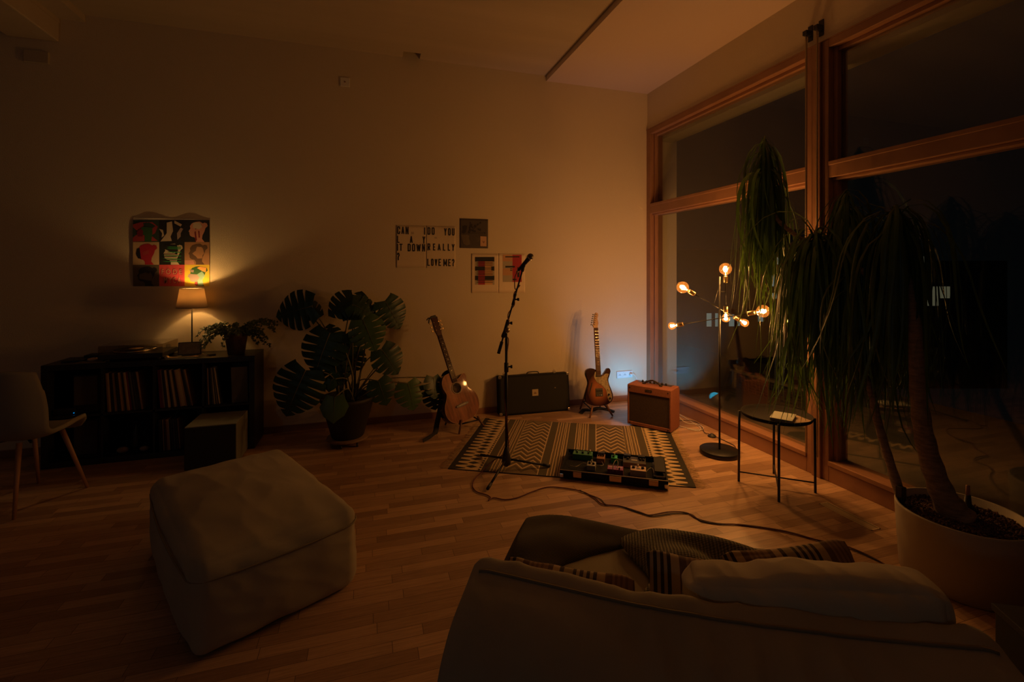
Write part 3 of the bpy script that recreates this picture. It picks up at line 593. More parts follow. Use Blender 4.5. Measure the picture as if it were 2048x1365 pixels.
# speakers in the first column
for z, lab in ((Zu, 'bookshelf speaker with grey cloth front, upper left compartment of the sideboard'), (T, 'bookshelf speaker with dark cloth front, lower left compartment of the sideboard')):
    q = thing('bookshelf_speaker', lab, 'speaker', (cols[0][1] - 0.115, 4.60, z), group='speakers in the sideboard')
    boxo('cabinet', (-0.09, 0.012, 0), (0.09, 0.26, 0.31), M_BLKWD, q, .004)
    boxo('grille', (-0.078, 0, 0.07 if z == Zu else 0.03), (0.078, 0.014, 0.30), mat('speaker_cloth' if z == Zu else 'speaker_cloth_dark', (0.10, 0.085, 0.065) if z == Zu else (0.06, 0.05, 0.04), 0.95, bump=(600, .5, .001)), q, .004)
q = thing('network_player', 'small black box with a blue standby light under the upper speaker', 'stereo', (cols[0][0] + 0.085, 4.60, Zu))
boxo('body', (-0.075, 0, 0), (0.07, 0.22, 0.05), M_BLKPL, q, .003)
q2 = MB().sphere((0.0, 0, 0), 0.004, n=6).build('standby_light', mat('led_blue', (0, .3, 1), emit=((0.0, 0.35, 1.0), 0.6)), q, loc=(0.062, -0.002, 0.012))
# little things low in the second compartment
for x, s_, lab in ((cols[1][0] + 0.10, 0.036, 'pale round pebble-like ornament low in the second compartment, the left one'), (cols[1][0] + 0.25, 0.030, 'grey round pebble-like ornament low in the second compartment, the right one')):
    q = MB().sphere((0, 0, 0), s_, n=10, sc_=(1.15, 0.8, 0.72)).build('ornament', mat('pale_stone', (0.34, 0.26, 0.17), 0.7), loc=(x, 4.64, T + s_ * 0.72)); tag(q, lab, 'ornament')
q = thing('bottle', 'dark narrow glass bottle low in the second compartment', 'bottle', (cols[1][0] + 0.17, 4.70, T))
MB().lathe([(0.03, 0), (0.032, 0.01), (0.032, 0.14), (0.013, 0.18), (0.013, 0.235)], 20).build('body', mat('dark_glass', (0.03, 0.035, 0.025), 0.2), q)
MB().lathe([(0.0155, 0.22), (0.0155, 0.25)], 16).build('cap', M_BLKPL, q)
# turntable
q = thing('turntable', 'black turntable under a smoked dust cover on the sideboard', 'turntable', (-1.855, 4.755, SH))
boxo('plinth', (-0.222, -0.165, 0.018), (0.222, 0.165, 0.058), M_BLKWD, q, .003)
for x in (-.18, .18):
    for y in (-.13, .13): MB().lathe([(0.022, 0), (0.024, 0.018)], 16, c=(x, y, 0)).build('foot', M_BLKPL, q)
pl = MB().lathe([(0.15, 0.058), (0.15, 0.074), (0.148, 0.076)], 48, c=(-0.03, 0, 0)).build('platter', M_STEEL, q)
MB().lathe([(0.146, 0.076), (0.147, 0.079), (0.05, 0.0795)], 48, c=(-0.03, 0, 0)).build('vinyl', mat('vinyl', (0.012, 0.012, 0.012), 0.25), q)
MB().lathe([(0.05, 0.0796), (0.049, 0.0803), (0.003, 0.0803), (0.003, 0.088), (0.0001, 0.088)], 32, c=(-0.03, 0, 0)).build('label_disc', mat('record_label', (0.3, 0.2, 0.12)), q)
ta = MB(); ta.tube([(0.17, 0.11, 0.085), (0.172, -0.02, 0.09), (0.13, -0.10, 0.086)], 0.004, 8); ta.lathe([(0.022, 0.058), (0.02, 0.09)], 20, c=(0.17, 0.11, 0)); ta.box((0.118, -0.118, 0.078), (0.138, -0.095, 0.088)); ta.build('tonearm', M_STEEL, q, .001)
dc = MB()
for lo, hi in (((-0.222, -0.165, 0.06), (0.222, -0.162, 0.128)), ((-0.222, 0.162, 0.06), (0.222, 0.165, 0.128)), ((-0.222, -0.162, 0.06), (-0.219, 0.162, 0.128)), ((0.219, -0.162, 0.06), (0.222, 0.162, 0.128)), ((-0.222, -0.165, 0.128), (0.222, 0.165, 0.131))): dc.box(lo, hi)
dc.build('dust_cover', M_COVER, q)
# table lamp
q = thing('table_lamp', 'lit table lamp with a tapered fabric shade on the sideboard', 'lamp', (-1.482, 4.785, SH))
MB().lathe([(0.07, 0), (0.072, 0.006), (0.07, 0.012), (0.012, 0.016)], 40).build('base', M_BLACK, q)
MB().tube([(0, 0, 0.012), (0, 0, 0.43)], 0.0055, 12).build('pole', M_BLACK, q)
zs0, zs1 = 1.225 - SH, 1.395 - SH
sh = MB().lathe([(0.118, zs0), (0.117, zs0), (0.089, zs1)], 64); sh.f = [f for f in sh.f if len(f) == 4]; sh.m = sh.m[:len(sh.f)]; sh.sm = sh.sm[:len(sh.f)]
sh.build('lamp_shade', shade_mat(), q, solid=0.0012)
rg = MB()
for rr_, z in ((0.117, zs0), (0.089, zs1)): rg.tube([(rr_ * math.cos(a), rr_ * math.sin(a), z) for a in [2 * PI * k / 48 for k in range(49)]], 0.0016, 6)
for a in (0.4, 0.4 + 2 * PI / 3, 0.4 + 4 * PI / 3): rg.tube([(0.014 * math.cos(a), 0.014 * math.sin(a), zs1 - 0.02), (0.089 * math.cos(a), 0.089 * math.sin(a), zs1)], 0.0012, 6)
rg.build('shade_ring', M_BLACK, q)
MB().lathe([(0.017, zs0 + 0.008), (0.017, zs0 + 0.045)], 20).build('lamp_socket', M_BLKPL, q)
bl = MB().lathe([(0.012, 0), (0.018, 0.015), (0.024, 0.035), (0.02, 0.052), (0.0005, 0.06)], 20, c=(0, 0, zs0 + 0.042)).build('bulb', mat('frosted_bulb', (1, .9, .7), emit=((1.0, 0.66, 0.30), 9.0)), q)
ld = bpy.data.lights.new('table_lamp_light', 'POINT'); ld.energy = TABLE_W; ld.color = (1.0, 0.55, 0.17); ld.shadow_soft_size = 0.012
lo = bpy.data.objects.new('table_lamp_light', ld); COL.objects.link(lo); lo.parent = q; lo.location = (0, 0, zs0 + 0.122)
# things on top
q = thing('picture_frame', 'small black framed picture leaning on a stand before the table lamp', 'picture', (-1.475, 4.70, SH), (R(-14), 0, R(6)))
boxo('frame', (-0.086, -0.005, 0.012), (0.086, 0.005, 0.122), M_BLKPL, q, .002); boxo('picture', (-0.078, -0.0065, 0.02), (0.078, -0.005, 0.114), mat('dull_picture', (0.16, 0.125, 0.075), 0.5, var=(30, .7)), q)
boxo('stand', (-0.05, -0.03, 0), (0.05, 0.045, 0.012), M_BLKPL, q, .002)
q = MB().prism(outline([(-0.12, 0.002), (-0.10, 0.0), (0.09, 0.001), (0.11, 0.008), (0.09, 0.010), (-0.085, 0.009), (-0.115, 0.024), (-0.128, 0.018)], 4), -0.022, 0.022).build('brass_tray', M_BRASS, loc=(-1.50, 4.632, SH), bevel=0.001); tag(q, 'narrow curled brass tray at the edge of the sideboard top', 'tray')
q = MB().tube([(-0.09, 0.02, 0.004), (0.0, -0.01, 0.02), (0.055, -0.035, 0.006)], 0.0022, 6).build('incense_stick', M_WOODL, loc=(-1.36, 4.655, SH)); tag(q, 'thin wooden stick lying across the brass tray end', 'stick')
q = boxo('pocket_knife', (-0.035, -0.008, 0), (0.035, 0.008, 0.014), M_BLKPL, None, .004, loc=(-1.30, 4.665, SH), rot=(0, 0, R(14))); tag(q, 'small black stick-shaped lighter lying right of the brass tray', 'lighter'); q.name = 'lighter'
q = MB().lathe([(0.0001, 0), (0.032, 0.001), (0.038, 0.012), (0.034, 0.022), (0.0001, 0.028)], 24).build('round_box', mat('cream_box', (0.58, 0.42, 0.27), 0.5), loc=(-2.15, 4.68, SH)); tag(q, 'small round cream box on the sideboard left of the turntable', 'box')
q = boxo('cloth', (-0.10, -0.05, 0), (0.10, 0.05, 0.004), mat('grey_cloth', (0.13, 0.11, 0.08), 0.95), None, .001, loc=(-2.13, 4.62, SH)); tag(q, 'folded grey cloth at the sideboard edge below the cream box', 'cloth')
q = boxo('notebook', (-0.07, -0.05, 0), (0.07, 0.05, 0.012), M_BLKPL, None, .002, loc=(-2.29, 4.72, SH), rot=(0, 0, R(8))); tag(q, 'flat black notebook near the left end of the sideboard top', 'notebook')
q = boxo('flat_box', (-0.09, -0.06, 0), (0.09, 0.06, 0.03), M_BLKPL, None, .002, loc=(-2.18, 4.86, SH)); tag(q, 'flat dark box against the wall, left of the turntable', 'box')
# subwoofer cube
q = thing('subwoofer', 'low grey cube speaker with a black front before the sideboard', 'speaker', (-1.155, 4.345, 0))
boxo('cabinet', (-0.19, -0.165, 0.012), (0.165, 0.20, 0.344), mat('grey_lacquer', (0.20, 0.20, 0.16), 0.6), q, .004)
boxo('front_grille', (-0.188, -0.18, 0.016), (0.163, -0.166, 0.34), mat('sub_cloth', (0.018, 0.019, 0.017), 0.95, bump=(600, .5, .001)), q, .004)
ft = MB()
for x in (-.15, .125):
    for y in (-.14, .16): ft.lathe([(0.015, 0), (0.015, 0.013)], 12, c=(x, y, 0))
ft.build('feet', M_BLKPL, q)
# ivy in a pot
q = thing('potted_ivy', 'trailing ivy in a dark pot on the right end of the sideboard', 'plant', (-1.115, 4.70, SH))
MB().lathe([(0.062, 0), (0.066, 0.004), (0.088, 0.155), (0.092, 0.158), (0.092, 0.185), (0.084, 0.185), (0.082, 0.165), (0.0001, 0.165)], 32).build('pot', mat('dark_terracotta', (0.10, 0.05, 0.03), 0.8), q)
iv = MB(); stm = MB(); ri = random.Random(11)
def ivy_leaf(mb, p, n_, up, s_):
    n_ = n_.normalized(); a = up - n_ * up.dot(n_); a = a.normalized() if a.length > .01 else n_.orthogonal().normalized(); b = n_.cross(a)
    pts = [(0, -0.1), (0.35, -0.25), (0.6, 0.05), (0.32, 0.25), (0.38, 0.6), (0.12, 0.55), (0, 1.0), (-0.12, 0.55), (-0.38, 0.6), (-0.32, 0.25), (-0.6, 0.05), (-0.35, -0.25)]
    c = p + a * 0.2 * s_; vs = [c + n_ * 0.12 * s_] + [p + (b * x + a * y) * s_ for x, y in pts]
    mb.add(vs, [(0, i + 1, (i + 1) % 12 + 1) for i in range(12)])
for k in range(46):
    az = ri.uniform(0, 2 * PI); L_ = ri.uniform(0.10, 0.24); front = math.cos(az + PI / 2) > 0.6
    if math.cos(az) > 0.6: L_ *= 1.25
    elif math.cos(az) < -0.8: L_ *= 1.1
    if front: L_ *= 1.15
    p = Vector((math.cos(az) * 0.05, math.sin(az) * 0.05, 0.17)); d = Vector((math.cos(az) * 0.75, math.sin(az) * 0.5, ri.uniform(0.5, 1.9))); pts = [p.copy()]; n = 14
    for i in range(n):
        d.z -= 0.17; d.normalize(); p = p + d * (L_ / n) * 1.25
        rad = math.hypot(p.x, p.y)
        if p.z < 0.155 and rad < 0.105: p.x *= 0.105 / max(rad, .01); p.y *= 0.105 / max(rad, .01)
        if p.y > 0.22: p.y = 0.22
        if p.z < 0.012 and p.y > -0.145 and p.x < 0.17: p.z = 0.012
        pts.append(p.copy())
    stm.tube(pts, 0.0012, 4)
    for i in range(1, n):
        for r_ in range(2): ivy_leaf(iv, pts[i] + Vector((ri.uniform(-.014, .014), ri.uniform(-.014, .014), ri.uniform(-.008, .014))), Vector((ri.uniform(-.6, .6), -0.6 + ri.uniform(-.5, .5), ri.uniform(0.1, 1))), Vector((ri.uniform(-1, 1), 0, -1)), ri.uniform(0.015, 0.026))
stm.build('stems', M_STEM, q); iv.build('foliage', M_IVY, q)

# ------------------------------------------------------------------ chair at the left edge
CH = thing('chair', 'grey upholstered shell chair with wooden legs at the left edge', 'chair', (-2.20, 3.98, 0), (0, 0, R(82)))
prof = spline([(0.262, 0.405), (0.235, 0.452), (0.12, 0.462), (0.0, 0.452), (-0.12, 0.458), (-0.195, 0.51), (-0.225, 0.61), (-0.245, 0.76), (-0.262, 0.92)], 5)
wid = spline([(0.165, 0), (0.205, 0), (0.23, 0), (0.24, 0), (0.245, 0), (0.25, 0), (0.25, 0), (0.24, 0), (0.20, 0)], 5)
def shell(u, v):
    k = u * (len(prof) - 1); i = min(int(k), len(prof) - 2); f = k - i; p = prof[i].lerp(prof[i + 1], f); wv = wid[i].lerp(wid[i + 1], f).x
    s = 2 * v - 1; cu = min(1, max(0, (u - 0.45) * 3)); edge = abs(s) ** 3
    return (p.x + edge * 0.07 * cu, s * wv, p.y + edge * 0.045 * (1 - cu) * (1 if u > .1 else .4) - 0.02 * edge * (u > .9))
MB().grid(shell, 44, 24).build('seat_shell', mat('chair_fabric', (0.30, 0.275, 0.22), 0.95, bump=(500, .4, .001)), CH, solid=0.028, bevel=0)
bpy.context.view_layer.update()
for x, y in [(a * math.cos(R(-18)) - b * math.sin(R(-18)), a * math.sin(R(-18)) + b * math.cos(R(-18))) for a, b in ((0.13, 0.12), (0.13, -0.12), (-0.12, 0.12), (-0.12, -0.12))]:
    MB().tube([(x, y, 0.44), (x * 1.75, y * 1.75, 0.0)], [0.016, 0.010], 14).build('leg', M_WOODL, CH)
fr = MB(); fr.tube([(0.13, 0.12, 0.432), (-0.12, -0.12, 0.432)], 0.008, 8); fr.tube([(0.13, -0.12, 0.432), (-0.12, 0.12, 0.432)], 0.008, 8); fr.build('under_frame', M_BLACK, CH)

# ------------------------------------------------------------------ pouf
q = thing('pouf', 'big square olive canvas floor pouf left of the sofa', 'pouf', (-0.60, 2.76, 0), (0, 0, R(27)))
vs, fs = softbox(0.345, 0.555, 0.195, 0.06, n=90, top=0.05, side=0.03, wr=0.009, wf=5.5, seed=2.0, base_flat=True)
MB().add([v + Vector((0, 0, 0.195)) for v in vs], fs, 0, True).build('cushion_body', M_SOFA, q)
def seam(a, b, r, z, bul, n=40):
    pts = []
    for sx, sy, ex, ey in ((-1, -1, 1, -1), (1, -1, 1, 1), (1, 1, -1, 1), (-1, 1, -1, -1)):
        for i in range(n):
            f = i / n; X = sx + (ex - sx) * f; Y = sy + (ey - sy) * f; x = X * a; y = Y * b
            ix = max(-(a - r), min(a - r, x)); iy = max(-(b - r), min(b - r, y)); d = Vector((x - ix, y - iy)); d = d.normalized() * r if d.length > 0 else d
            pts.append((ix + d.x + bul * (1 - Y * Y) * X, iy + d.y + bul * (1 - X * X) * Y, z))
    pts.append(pts[0]); return pts
MB().tube(seam(0.348, 0.558, 0.06, 0.32, 0.026), 0.0042, 6, caps=False).build('piping', M_PIPE, q)

# ------------------------------------------------------------------ sofa (local u right, v away from the camera)
SR = R(-30)
def uv(u, v, z=0): return Matrix.Rotation(SR, 4, 'Z') @ Vector((u, v, z))
q = thing('sofa', 'low olive canvas lounge seat seen from behind its backrest', 'sofa', uv(0.23, 1.62), (0, 0, SR))
def soft(name, cx, cy, cz, a, b, c, r, m, parent, rot=(0, 0, 0), **k):
    vs, fs = softbox(a, b, c, r, **k); return MB().add(vs, fs, 0, True).build(name, m, parent, loc=(cx, cy, cz), rot=rot)
soft('seat_cushion', 0.0, 0.03, 0.205, 0.62, 0.49, 0.20, 0.06, M_SOFA, q, n=64, top=0.02, side=0.02, wr=0.007, wf=4.0, seed=5, base_flat=True)
# backrest: a long stuffed roll, swept section
sec = [(-0.62, 0.02), (-0.655, 0.15), (-0.66, 0.35), (-0.645, 0.50), (-0.60, 0.60), (-0.53, 0.655), (-0.44, 0.69), (-0.36, 0.715), (-0.315, 0.712), (-0.295, 0.67), (-0.285, 0.55), (-0.285, 0.40), (-0.30, 0.20), (-0.31, 0.02)]
sp_ = [Vector((p[0], p[1], 0)) for p in outline(sec, 5)]; cs = Vector((-0.46, 0.36, 0))
def back(u, v):
    i = v * len(sp_); k = int(i) % len(sp_); f = i - int(i); p = sp_[k].lerp(sp_[(k + 1) % len(sp_)], f)
    x = -0.645 + 1.27 * u; e = min(u, 1 - u) * 1.27; s = 1.0
    if e < 0.07: s = 0.84 + 0.16 * math.sqrt(max(0, 1 - (1 - e / 0.07) ** 2))
    p = cs + (p - cs) * s
    top_ = max(0, (p.y - 0.3) / 0.42); sag = -0.035 * math.sin(PI * u) * top_ + (0.012 * (1 - u))
    wv = noise.noise(Vector((x * 4.5, p.x * 3, p.y * 2.0))) * 0.014 + (1 - 2 * abs(noise.noise(Vector((x * 10 + p.y * 5, p.x * 2, p.y * 1.5))))) * 0.012
    wv *= 1 - .9 * math.exp(-((p.x + .375) / .06) ** 2) * (p.y > .45)
    d = (p - cs); d = d / max(d.length, .01)
    return (x, p.x + d.x * wv - 0.09 * (1 - u) * 0, p.y + d.y * wv + sag * 1.0)
bk = MB().grid(back, 110, 90)
c0 = len(bk.v); bk.v.append((-0.648, cs.x, cs.y)); bk.v.append((0.628, cs.x, cs.y))
for j in range(90):
    bk.f.append([c0, j + 1, j]); bk.m.append(0); bk.sm.append(True); b_ = 110 * 91
    bk.f.append([c0 + 1, b_ + j, b_ + j + 1]); bk.m.append(0); bk.sm.append(True)
bk.build('backrest', M_SOFA, q)
def onback(u, vv): p = back(u, vv); return Vector(p)
vseam = min([k / 400 for k in range(400)], key=lambda k: (back(0.5, k)[1] + 0.375) ** 2 + (0 if back(0.5, k)[2] > 0.5 else 9))
MB().tube([onback(0.03 + 0.94 * i / 80, vseam) + Vector((0, 0, 0.001)) for i in range(81)], 0.0045, 6).build('piping', M_PIPE, q)
# cushions and throws
q = thing('back_cushion', 'long beige linen back cushion lying along the sofa backrest', 'cushion', uv(0.495, 1.40, 0.645), (R(-6), R(-6), SR))
soft('cushion_body', 0, 0, 0, 0.298, 0.075, 0.088, 0.035, M_GREY, q, n=110, top=0.015, side=0.018, wr=0.016, wf=7.0, seed=9)
MB().tube([(p[0] * 1.0, p[1], 0.005 + 0.006 * math.sin(p[0] * 14)) for p in seam(0.300, 0.078, 0.035, 0, 0.018, 30)], 0.0022, 6, caps=False).build('piping', M_PIPE, q)
STR = [(0.0, (0.36, 0.28, 0.18)), (0.06, (0.05, 0.035, 0.025)), (0.10, (0.42, 0.33, 0.22)), (0.14, (0.05, 0.035, 0.025)), (0.18, (0.42, 0.33, 0.22)), (0.22, (0.05, 0.035, 0.025)), (0.26, (0.42, 0.33, 0.22)), (0.30, (0.05, 0.035, 0.025)), (0.34, (0.50, 0.38, 0.24)), (0.44, (0.15, 0.09, 0.055)), (0.52, (0.30, 0.19, 0.11)), (0.55, (0.20, 0.12, 0.07)), (0.58, (0.30, 0.19, 0.11)), (0.61, (0.20, 0.12, 0.07)), (0.64, (0.30, 0.19, 0.11)), (0.67, (0.20, 0.12, 0.07)), (0.70, (0.30, 0.19, 0.11)), (0.76, (0.15, 0.09, 0.055)), (0.82, (0.52, 0.38, 0.25)), (0.90, (0.06, 0.04, 0.03)), (0.95, (0.36, 0.28, 0.18))]
M_STR = stripe_mat('striped_weave', STR, 0.26)
def pillow(name, label, loc, rot, a, b, c, m, seed, grp=None, **k):
    vs, fs = softbox(a, b, c, min(a, b, c) * 0.95, n=40, wr=k.pop('wr', 0.006), wf=k.pop('wf', 5), seed=seed, pinch=0.10, top=c * 0.35)
    o = MB().add(vs, fs, 0, True).build(name, m, None, loc=loc, rot=rot); return tag(o, label, 'cushion', grp)
pillow('striped_cushion', 'brown and cream striped cushion propped behind the left end of the beige cushion', uv(0.33, 1.53, 0.515), (R(66), 0, SR + R(-2)), 0.235, 0.125, 0.045, M_STR, 3, 'striped cushions')
pillow('striped_cushion', 'brown and cream striped cushion standing at the right far side, nearest the big pot', uv(0.575, 1.68, 0.50), (R(52), R(-9), SR + R(10)), 0.20, 0.135, 0.05, M_STR, 8, 'striped cushions')
pillow('striped_cushion', 'striped cushion lying low behind the left part of the backrest, mostly hidden', uv(-0.16, 1.42, 0.505), (R(55), R(2), SR + R(-2)), 0.19, 0.12, 0.04, M_STR, 5, 'striped cushions')
def heap(name, label, cat, m, u0, u1, v0, v1, fn, nu=70, nv=50, solid=0.012):
    o = MB().grid(lambda a, b: fn(a, b), nu, nv).build(name, m, None, solid=solid, loc=uv((u0 + u1) / 2, (v0 + v1) / 2, 0), rot=(0, 0, SR)); return tag(o, label, cat)
# dark wool throw over the far left corner of the seat
T_NEAR = spline([(-0.47, 1.70), (-0.33, 1.70), (-0.20, 1.80), (-0.11, 1.875), (0.0, 1.955), (0.10, 2.035), (0.20, 2.095)], 8)
T_FAR = spline([(-0.47, 1.73), (-0.47, 1.93), (-0.43, 2.05), (-0.33, 2.13), (-0.19, 2.135), (0.0, 2.115), (0.20, 2.125)], 8)
def throw(a, b):
    def at(P): k = a * (len(P) - 1); i = min(int(k), len(P) - 2); return P[i].lerp(P[i + 1], k - i)
    n_, f_ = at(T_NEAR), at(T_FAR); p = n_.lerp(f_, b); wd = min(1, (f_ - n_).length / .3)
    hgt = 0.415 + 0.045 * math.sin(PI * b) ** 0.6 * wd + 0.006 * noise.noise(Vector((a * 5, b * 4, 1))) * wd + 0.004 * math.sin(b * 9 + a * 14) * wd + .012 * (a > .9)
    if p.y > 2.08: hgt -= (p.y - 2.08) * 1.2
    if p.x < -0.40: hgt -= (-0.40 - p.x) * 1.5
    return (p.x, p.y - 1.62, hgt)
heap('wool_throw', 'dark wool throw draped over the far left corner of the seat', 'throw', wave_mat('dark_wool', (0.07, 0.062, 0.045), (0.15, 0.13, 0.095), 55, 'Y', 0.0015, 0.7), 0.0, 0.0, 1.62, 1.62, throw)
def knit(a, b):
    x = -0.30 + 0.60 * a; y = -0.17 + 0.36 * b
    h = 0.435 + 0.10 * (math.sin(PI * a) ** 0.6) * (math.sin(PI * (0.1 + 0.8 * b)) ** 0.8) + 0.035 * math.sin(a * 7 + b * 4) * math.sin(PI * a) * math.sin(PI * b) + 0.02 * noise.noise(Vector((a * 3, b * 3, 4)))
    x += 0.05 * math.sin(b * 5); y += 0.04 * math.sin(a * 6)
    return (x, y, h)
heap('knit_blanket', 'grey green chunky knitted blanket heaped in the middle of the seat', 'blanket', wave_mat('chunky_knit', (0.17, 0.165, 0.115), (0.40, 0.38, 0.27), 28, 'X', 0.006, 1.0), 0.365, 0.365, 1.80, 1.80, knit, 90, 70, 0.02)
# dark low cabinet at the right edge
q = thing('side_cabinet', 'dark low cabinet at the bottom right edge beyond the sofa', 'cabinet', uv(1.34, 1.40), (0, 0, SR))
boxo('body', (-0.25, -0.30, 0.0), (0.30, 0.275, 0.54), mat('cabinet_dark', (0.05, 0.05, 0.045), 0.7), q, .003); boxo('top_board', (-0.256, -0.305, 0.54), (0.305, 0.28, 0.56), mat('cabinet_top', (0.065, 0.065, 0.055), 0.6), q, .002)
# ------------------------------------------------------------------ rug
RUGA = R(-27.2); RL, RW = 1.84, 1.27
q = thing('rug', 'flat woven rug with black, cream and zigzag bands under the pedalboard', 'rug', (0.60, 3.64, 0), (0, 0, RUGA))
M_RD = mat('rug_black', (0.032, 0.028, 0.022), 0.95); M_RC = mat('rug_cream', (0.62, 0.46, 0.26), 0.95, bump=(300, .4, .001)); M_RO = mat('rug_olive', (0.10, 0.082, 0.05), 0.95, bump=(300, .6, .001)); M_RM = mat('rug_mid', (0.26, 0.185, 0.10), 0.95, bump=(300, .6, .001), var=(220, 0.6))
rb = MB(); rb.box((0, 0, 0.001), (RL, RW, 0.006), 0); Z0 = 0.0062
def rq(pts, mi, l=0): rb.add([(x, y, Z0 + l * 0.0003) for x, y in pts], [tuple(range(len(pts)))], mi)
def band(x0, x1, mi, l=0): rq([(x0, 0.004), (x1, 0.004), (x1, RW - 0.004), (x0, RW - 0.004)], mi, l)
def wob(x0, x1, mi, l, seed):
    n = 40; a = [(x0 + 0.0022 * noise.noise(Vector((j * .35, seed, 0))), 0.004 + (RW - 0.008) * j / n) for j in range(n + 1)]
    for j in range(n): rq([a[j], (a[j][0] + x1 - x0, a[j][1]), (a[j + 1][0] + x1 - x0, a[j + 1][1]), a[j + 1]], mi, l)
def half(f, g):
    """f maps distance from the rug end to x; g orders the corners"""
    P = lambda pts, mi, l=0: rq([(f(x), y) for x, y in (pts if g else pts[::-1])], mi, l)
    BB = lambda a, b, mi, l=0: P([(a, .004), (b, .004), (b, RW - .004), (a, RW - .004)], mi, l)
    BB(0.045, 0.262, 1); n = 17; pt = RW / n
    for k in range(n):
        y = k * pt
        P([(0.045, y + pt * .02), (0.132, y + pt * .30), (0.132, y + pt * .46), (0.045, y + pt * .74)], 0, 1)
        yy = y + pt * 0.88
        if yy + pt * .3 < RW: P([(0.122, yy), (0.172, yy - pt * .36), (0.222, yy), (0.172, yy + pt * .36)], 0, 1)
    m = 30
    for k in range(m): y = RW * (k + .2) / m; P([(0.236, y), (0.254, y), (0.254, y + RW * .55 / m), (0.236, y + RW * .55 / m)], 0, 1)
    BB(0.262, 0.320, 2); BB(0.320, 0.440, 3); BB(0.440, 0.448, 1, 1)
    BB(0.448, 0.700, 3); BB(0.696, 0.704, 1, 2)
    BB(0.704, 0.762, 2); BB(0.762, 0.890, 3); BB(0.889, 0.92, 2)
    # zigzag rows
    rows = 15; pz = RW / rows; W_ = 0.248 / 4; x0 = 0.448
    for k in range(-1, rows + 1):
        for wdt, mi, dy, l in ((0.26, 1, 0, 2), (0.10, 0, .36, 1), (0.10, 0, .60, 1)):
            ys = [k * pz * 1.0 + dy * pz + (0 if j % 2 == 0 else pz * 1.05) for j in range(5)]
            for j in range(4):
                a, b = ys[j], ys[j + 1]; hgt = pz * wdt
                if min(a, b) < 0.004 or max(a, b) + hgt > RW - 0.004: continue
                P([(x0 + W_ * j, a), (x0 + W_ * (j + 1), b), (x0 + W_ * (j + 1), b + hgt), (x0 + W_ * j, a + hgt)], mi, l)
half(lambda x: x, True); half(lambda x: RL - x, False)
for s_, a in enumerate((0.322, 0.345, 0.372, 0.386, 0.410, 0.432, 0.764, 0.790, 0.812, 0.836, 0.850, 0.874)):
    for k, X in enumerate((a, RL - a - 0.005)):
        wob(X, X + 0.0035, 0, 2, s_ + k * 30); wob(X + (0.005 if k == 0 else -0.008), X + (0.012 if k == 0 else -0.001), 1, 1, s_ + k * 30)
rb.build('weave', [M_RD, M_RC, M_RO, M_RM], q)
for x0, sg in ((0.0, -1), (RL, 1)):
    fm = MB(); r_ = random.Random(5)
    for k in range(150):
        y = RW * (k + .5) / 150; p = Vector((x0, y, 0.004)); d = Vector((sg, r_.uniform(-.5, .5), 0)); pts = [p]; L_ = r_.uniform(0.05, 0.085)
        for i in range(5): d = (d + Vector((0, r_.uniform(-.5, .5), 0))).normalized(); p = p + d * L_ / 5; pts.append(Vector((p.x, p.y, 0.003 + r_.uniform(0, .006))))
        fm.tube(pts, 0.0013, 4)
    fm.build('fringe', M_RC, q)

# ------------------------------------------------------------------ tweed amplifier
AA = math.atan2(3.793 - 4.158, 2.754 - 2.5)
q = thing('guitar_amplifier', 'tweed covered guitar amplifier with dark grille and leather handle', 'amplifier', (2.627, 3.975, 0), (0, 0, AA))
AW, AH, AD = 0.222, 0.415, 0.235
cab = MB(); cab.prism([(0, 0.012), (AD, 0.012), (AD, AH - 0.03), (AD - 0.02, AH), (0.0, AH)], -AW, AW, 0, Matrix(((0, 1, 0, 0), (1, 0, 0, 0), (0, 0, 1, 0), (0, 0, 0, 1))))
cab.build('cabinet', M_TWEED, q, 0.009, seg=3)
gr = boxo('grille', (-AW + 0.018, -0.0015, 0.045), (AW - 0.018, 0.006, AH - 0.075), M_GRILLE, q)
ff = MB()
for lo, hi in (((-AW + .003, -0.010, 0.016), (AW - .003, 0.004, 0.046)), ((-AW + .003, -0.010, AH - 0.076), (AW - .003, 0.004, AH - 0.004)), ((-AW + .003, -0.010, 0.046), (-AW + 0.018, 0.004, AH - 0.076)), ((AW - 0.018, -0.010, 0.046), (AW - .003, 0.004, AH - 0.076))): ff.box(lo, hi)
ff.build('front_frame', M_TWEED, q, 0.003)
bd = boxo('badge', (-0.035, -0.0125, AH - 0.052), (0.035, -0.009, AH - 0.028), M_BLKPL, q, .003); tb = MB(); text_into(tb, 'Fender', (-0.028, AH - 0.046, 0.028, AH - 0.034), -0.013, 0, 0.0); tb.build('lettering', M_BRASS, bd)
scw = MB()
for x in (-AW + .03, AW - .03):
    for z in (0.031, AH - 0.03): scw.lathe([(0.006, 0), (0.006, 0.003), (0.001, 0.004)], 10, mtx=Matrix.Translation((x, -0.010, z)) @ Matrix.Rotation(R(90), 4, 'X'))
scw.build('screws', M_BLACK, q)
hd_ = MB(); hp = spline([(-0.085, 0.09, AH + 0.004), (-0.06, 0.09, AH + 0.024), (0, 0.09, AH + 0.045), (0.06, 0.09, AH + 0.024), (0.085, 0.09, AH + 0.004)], 8); hd_.tube(hp, 0.0075, 10)
hd_.box((-0.10, 0.077, AH), (-0.07, 0.103, AH + 0.012)); hd_.box((0.07, 0.077, AH), (0.10, 0.103, AH + 0.012)); hd_.build('handle', mat('dark_leather', (0.03, 0.02, 0.015), 0.6), q, .002)
pn = boxo('control_panel', (-0.17, 0.135, AH - 0.002), (0.17, 0.195, AH + 0.002), mat('panel_steel', (0.12, 0.10, 0.09), 0.35, .8), q)
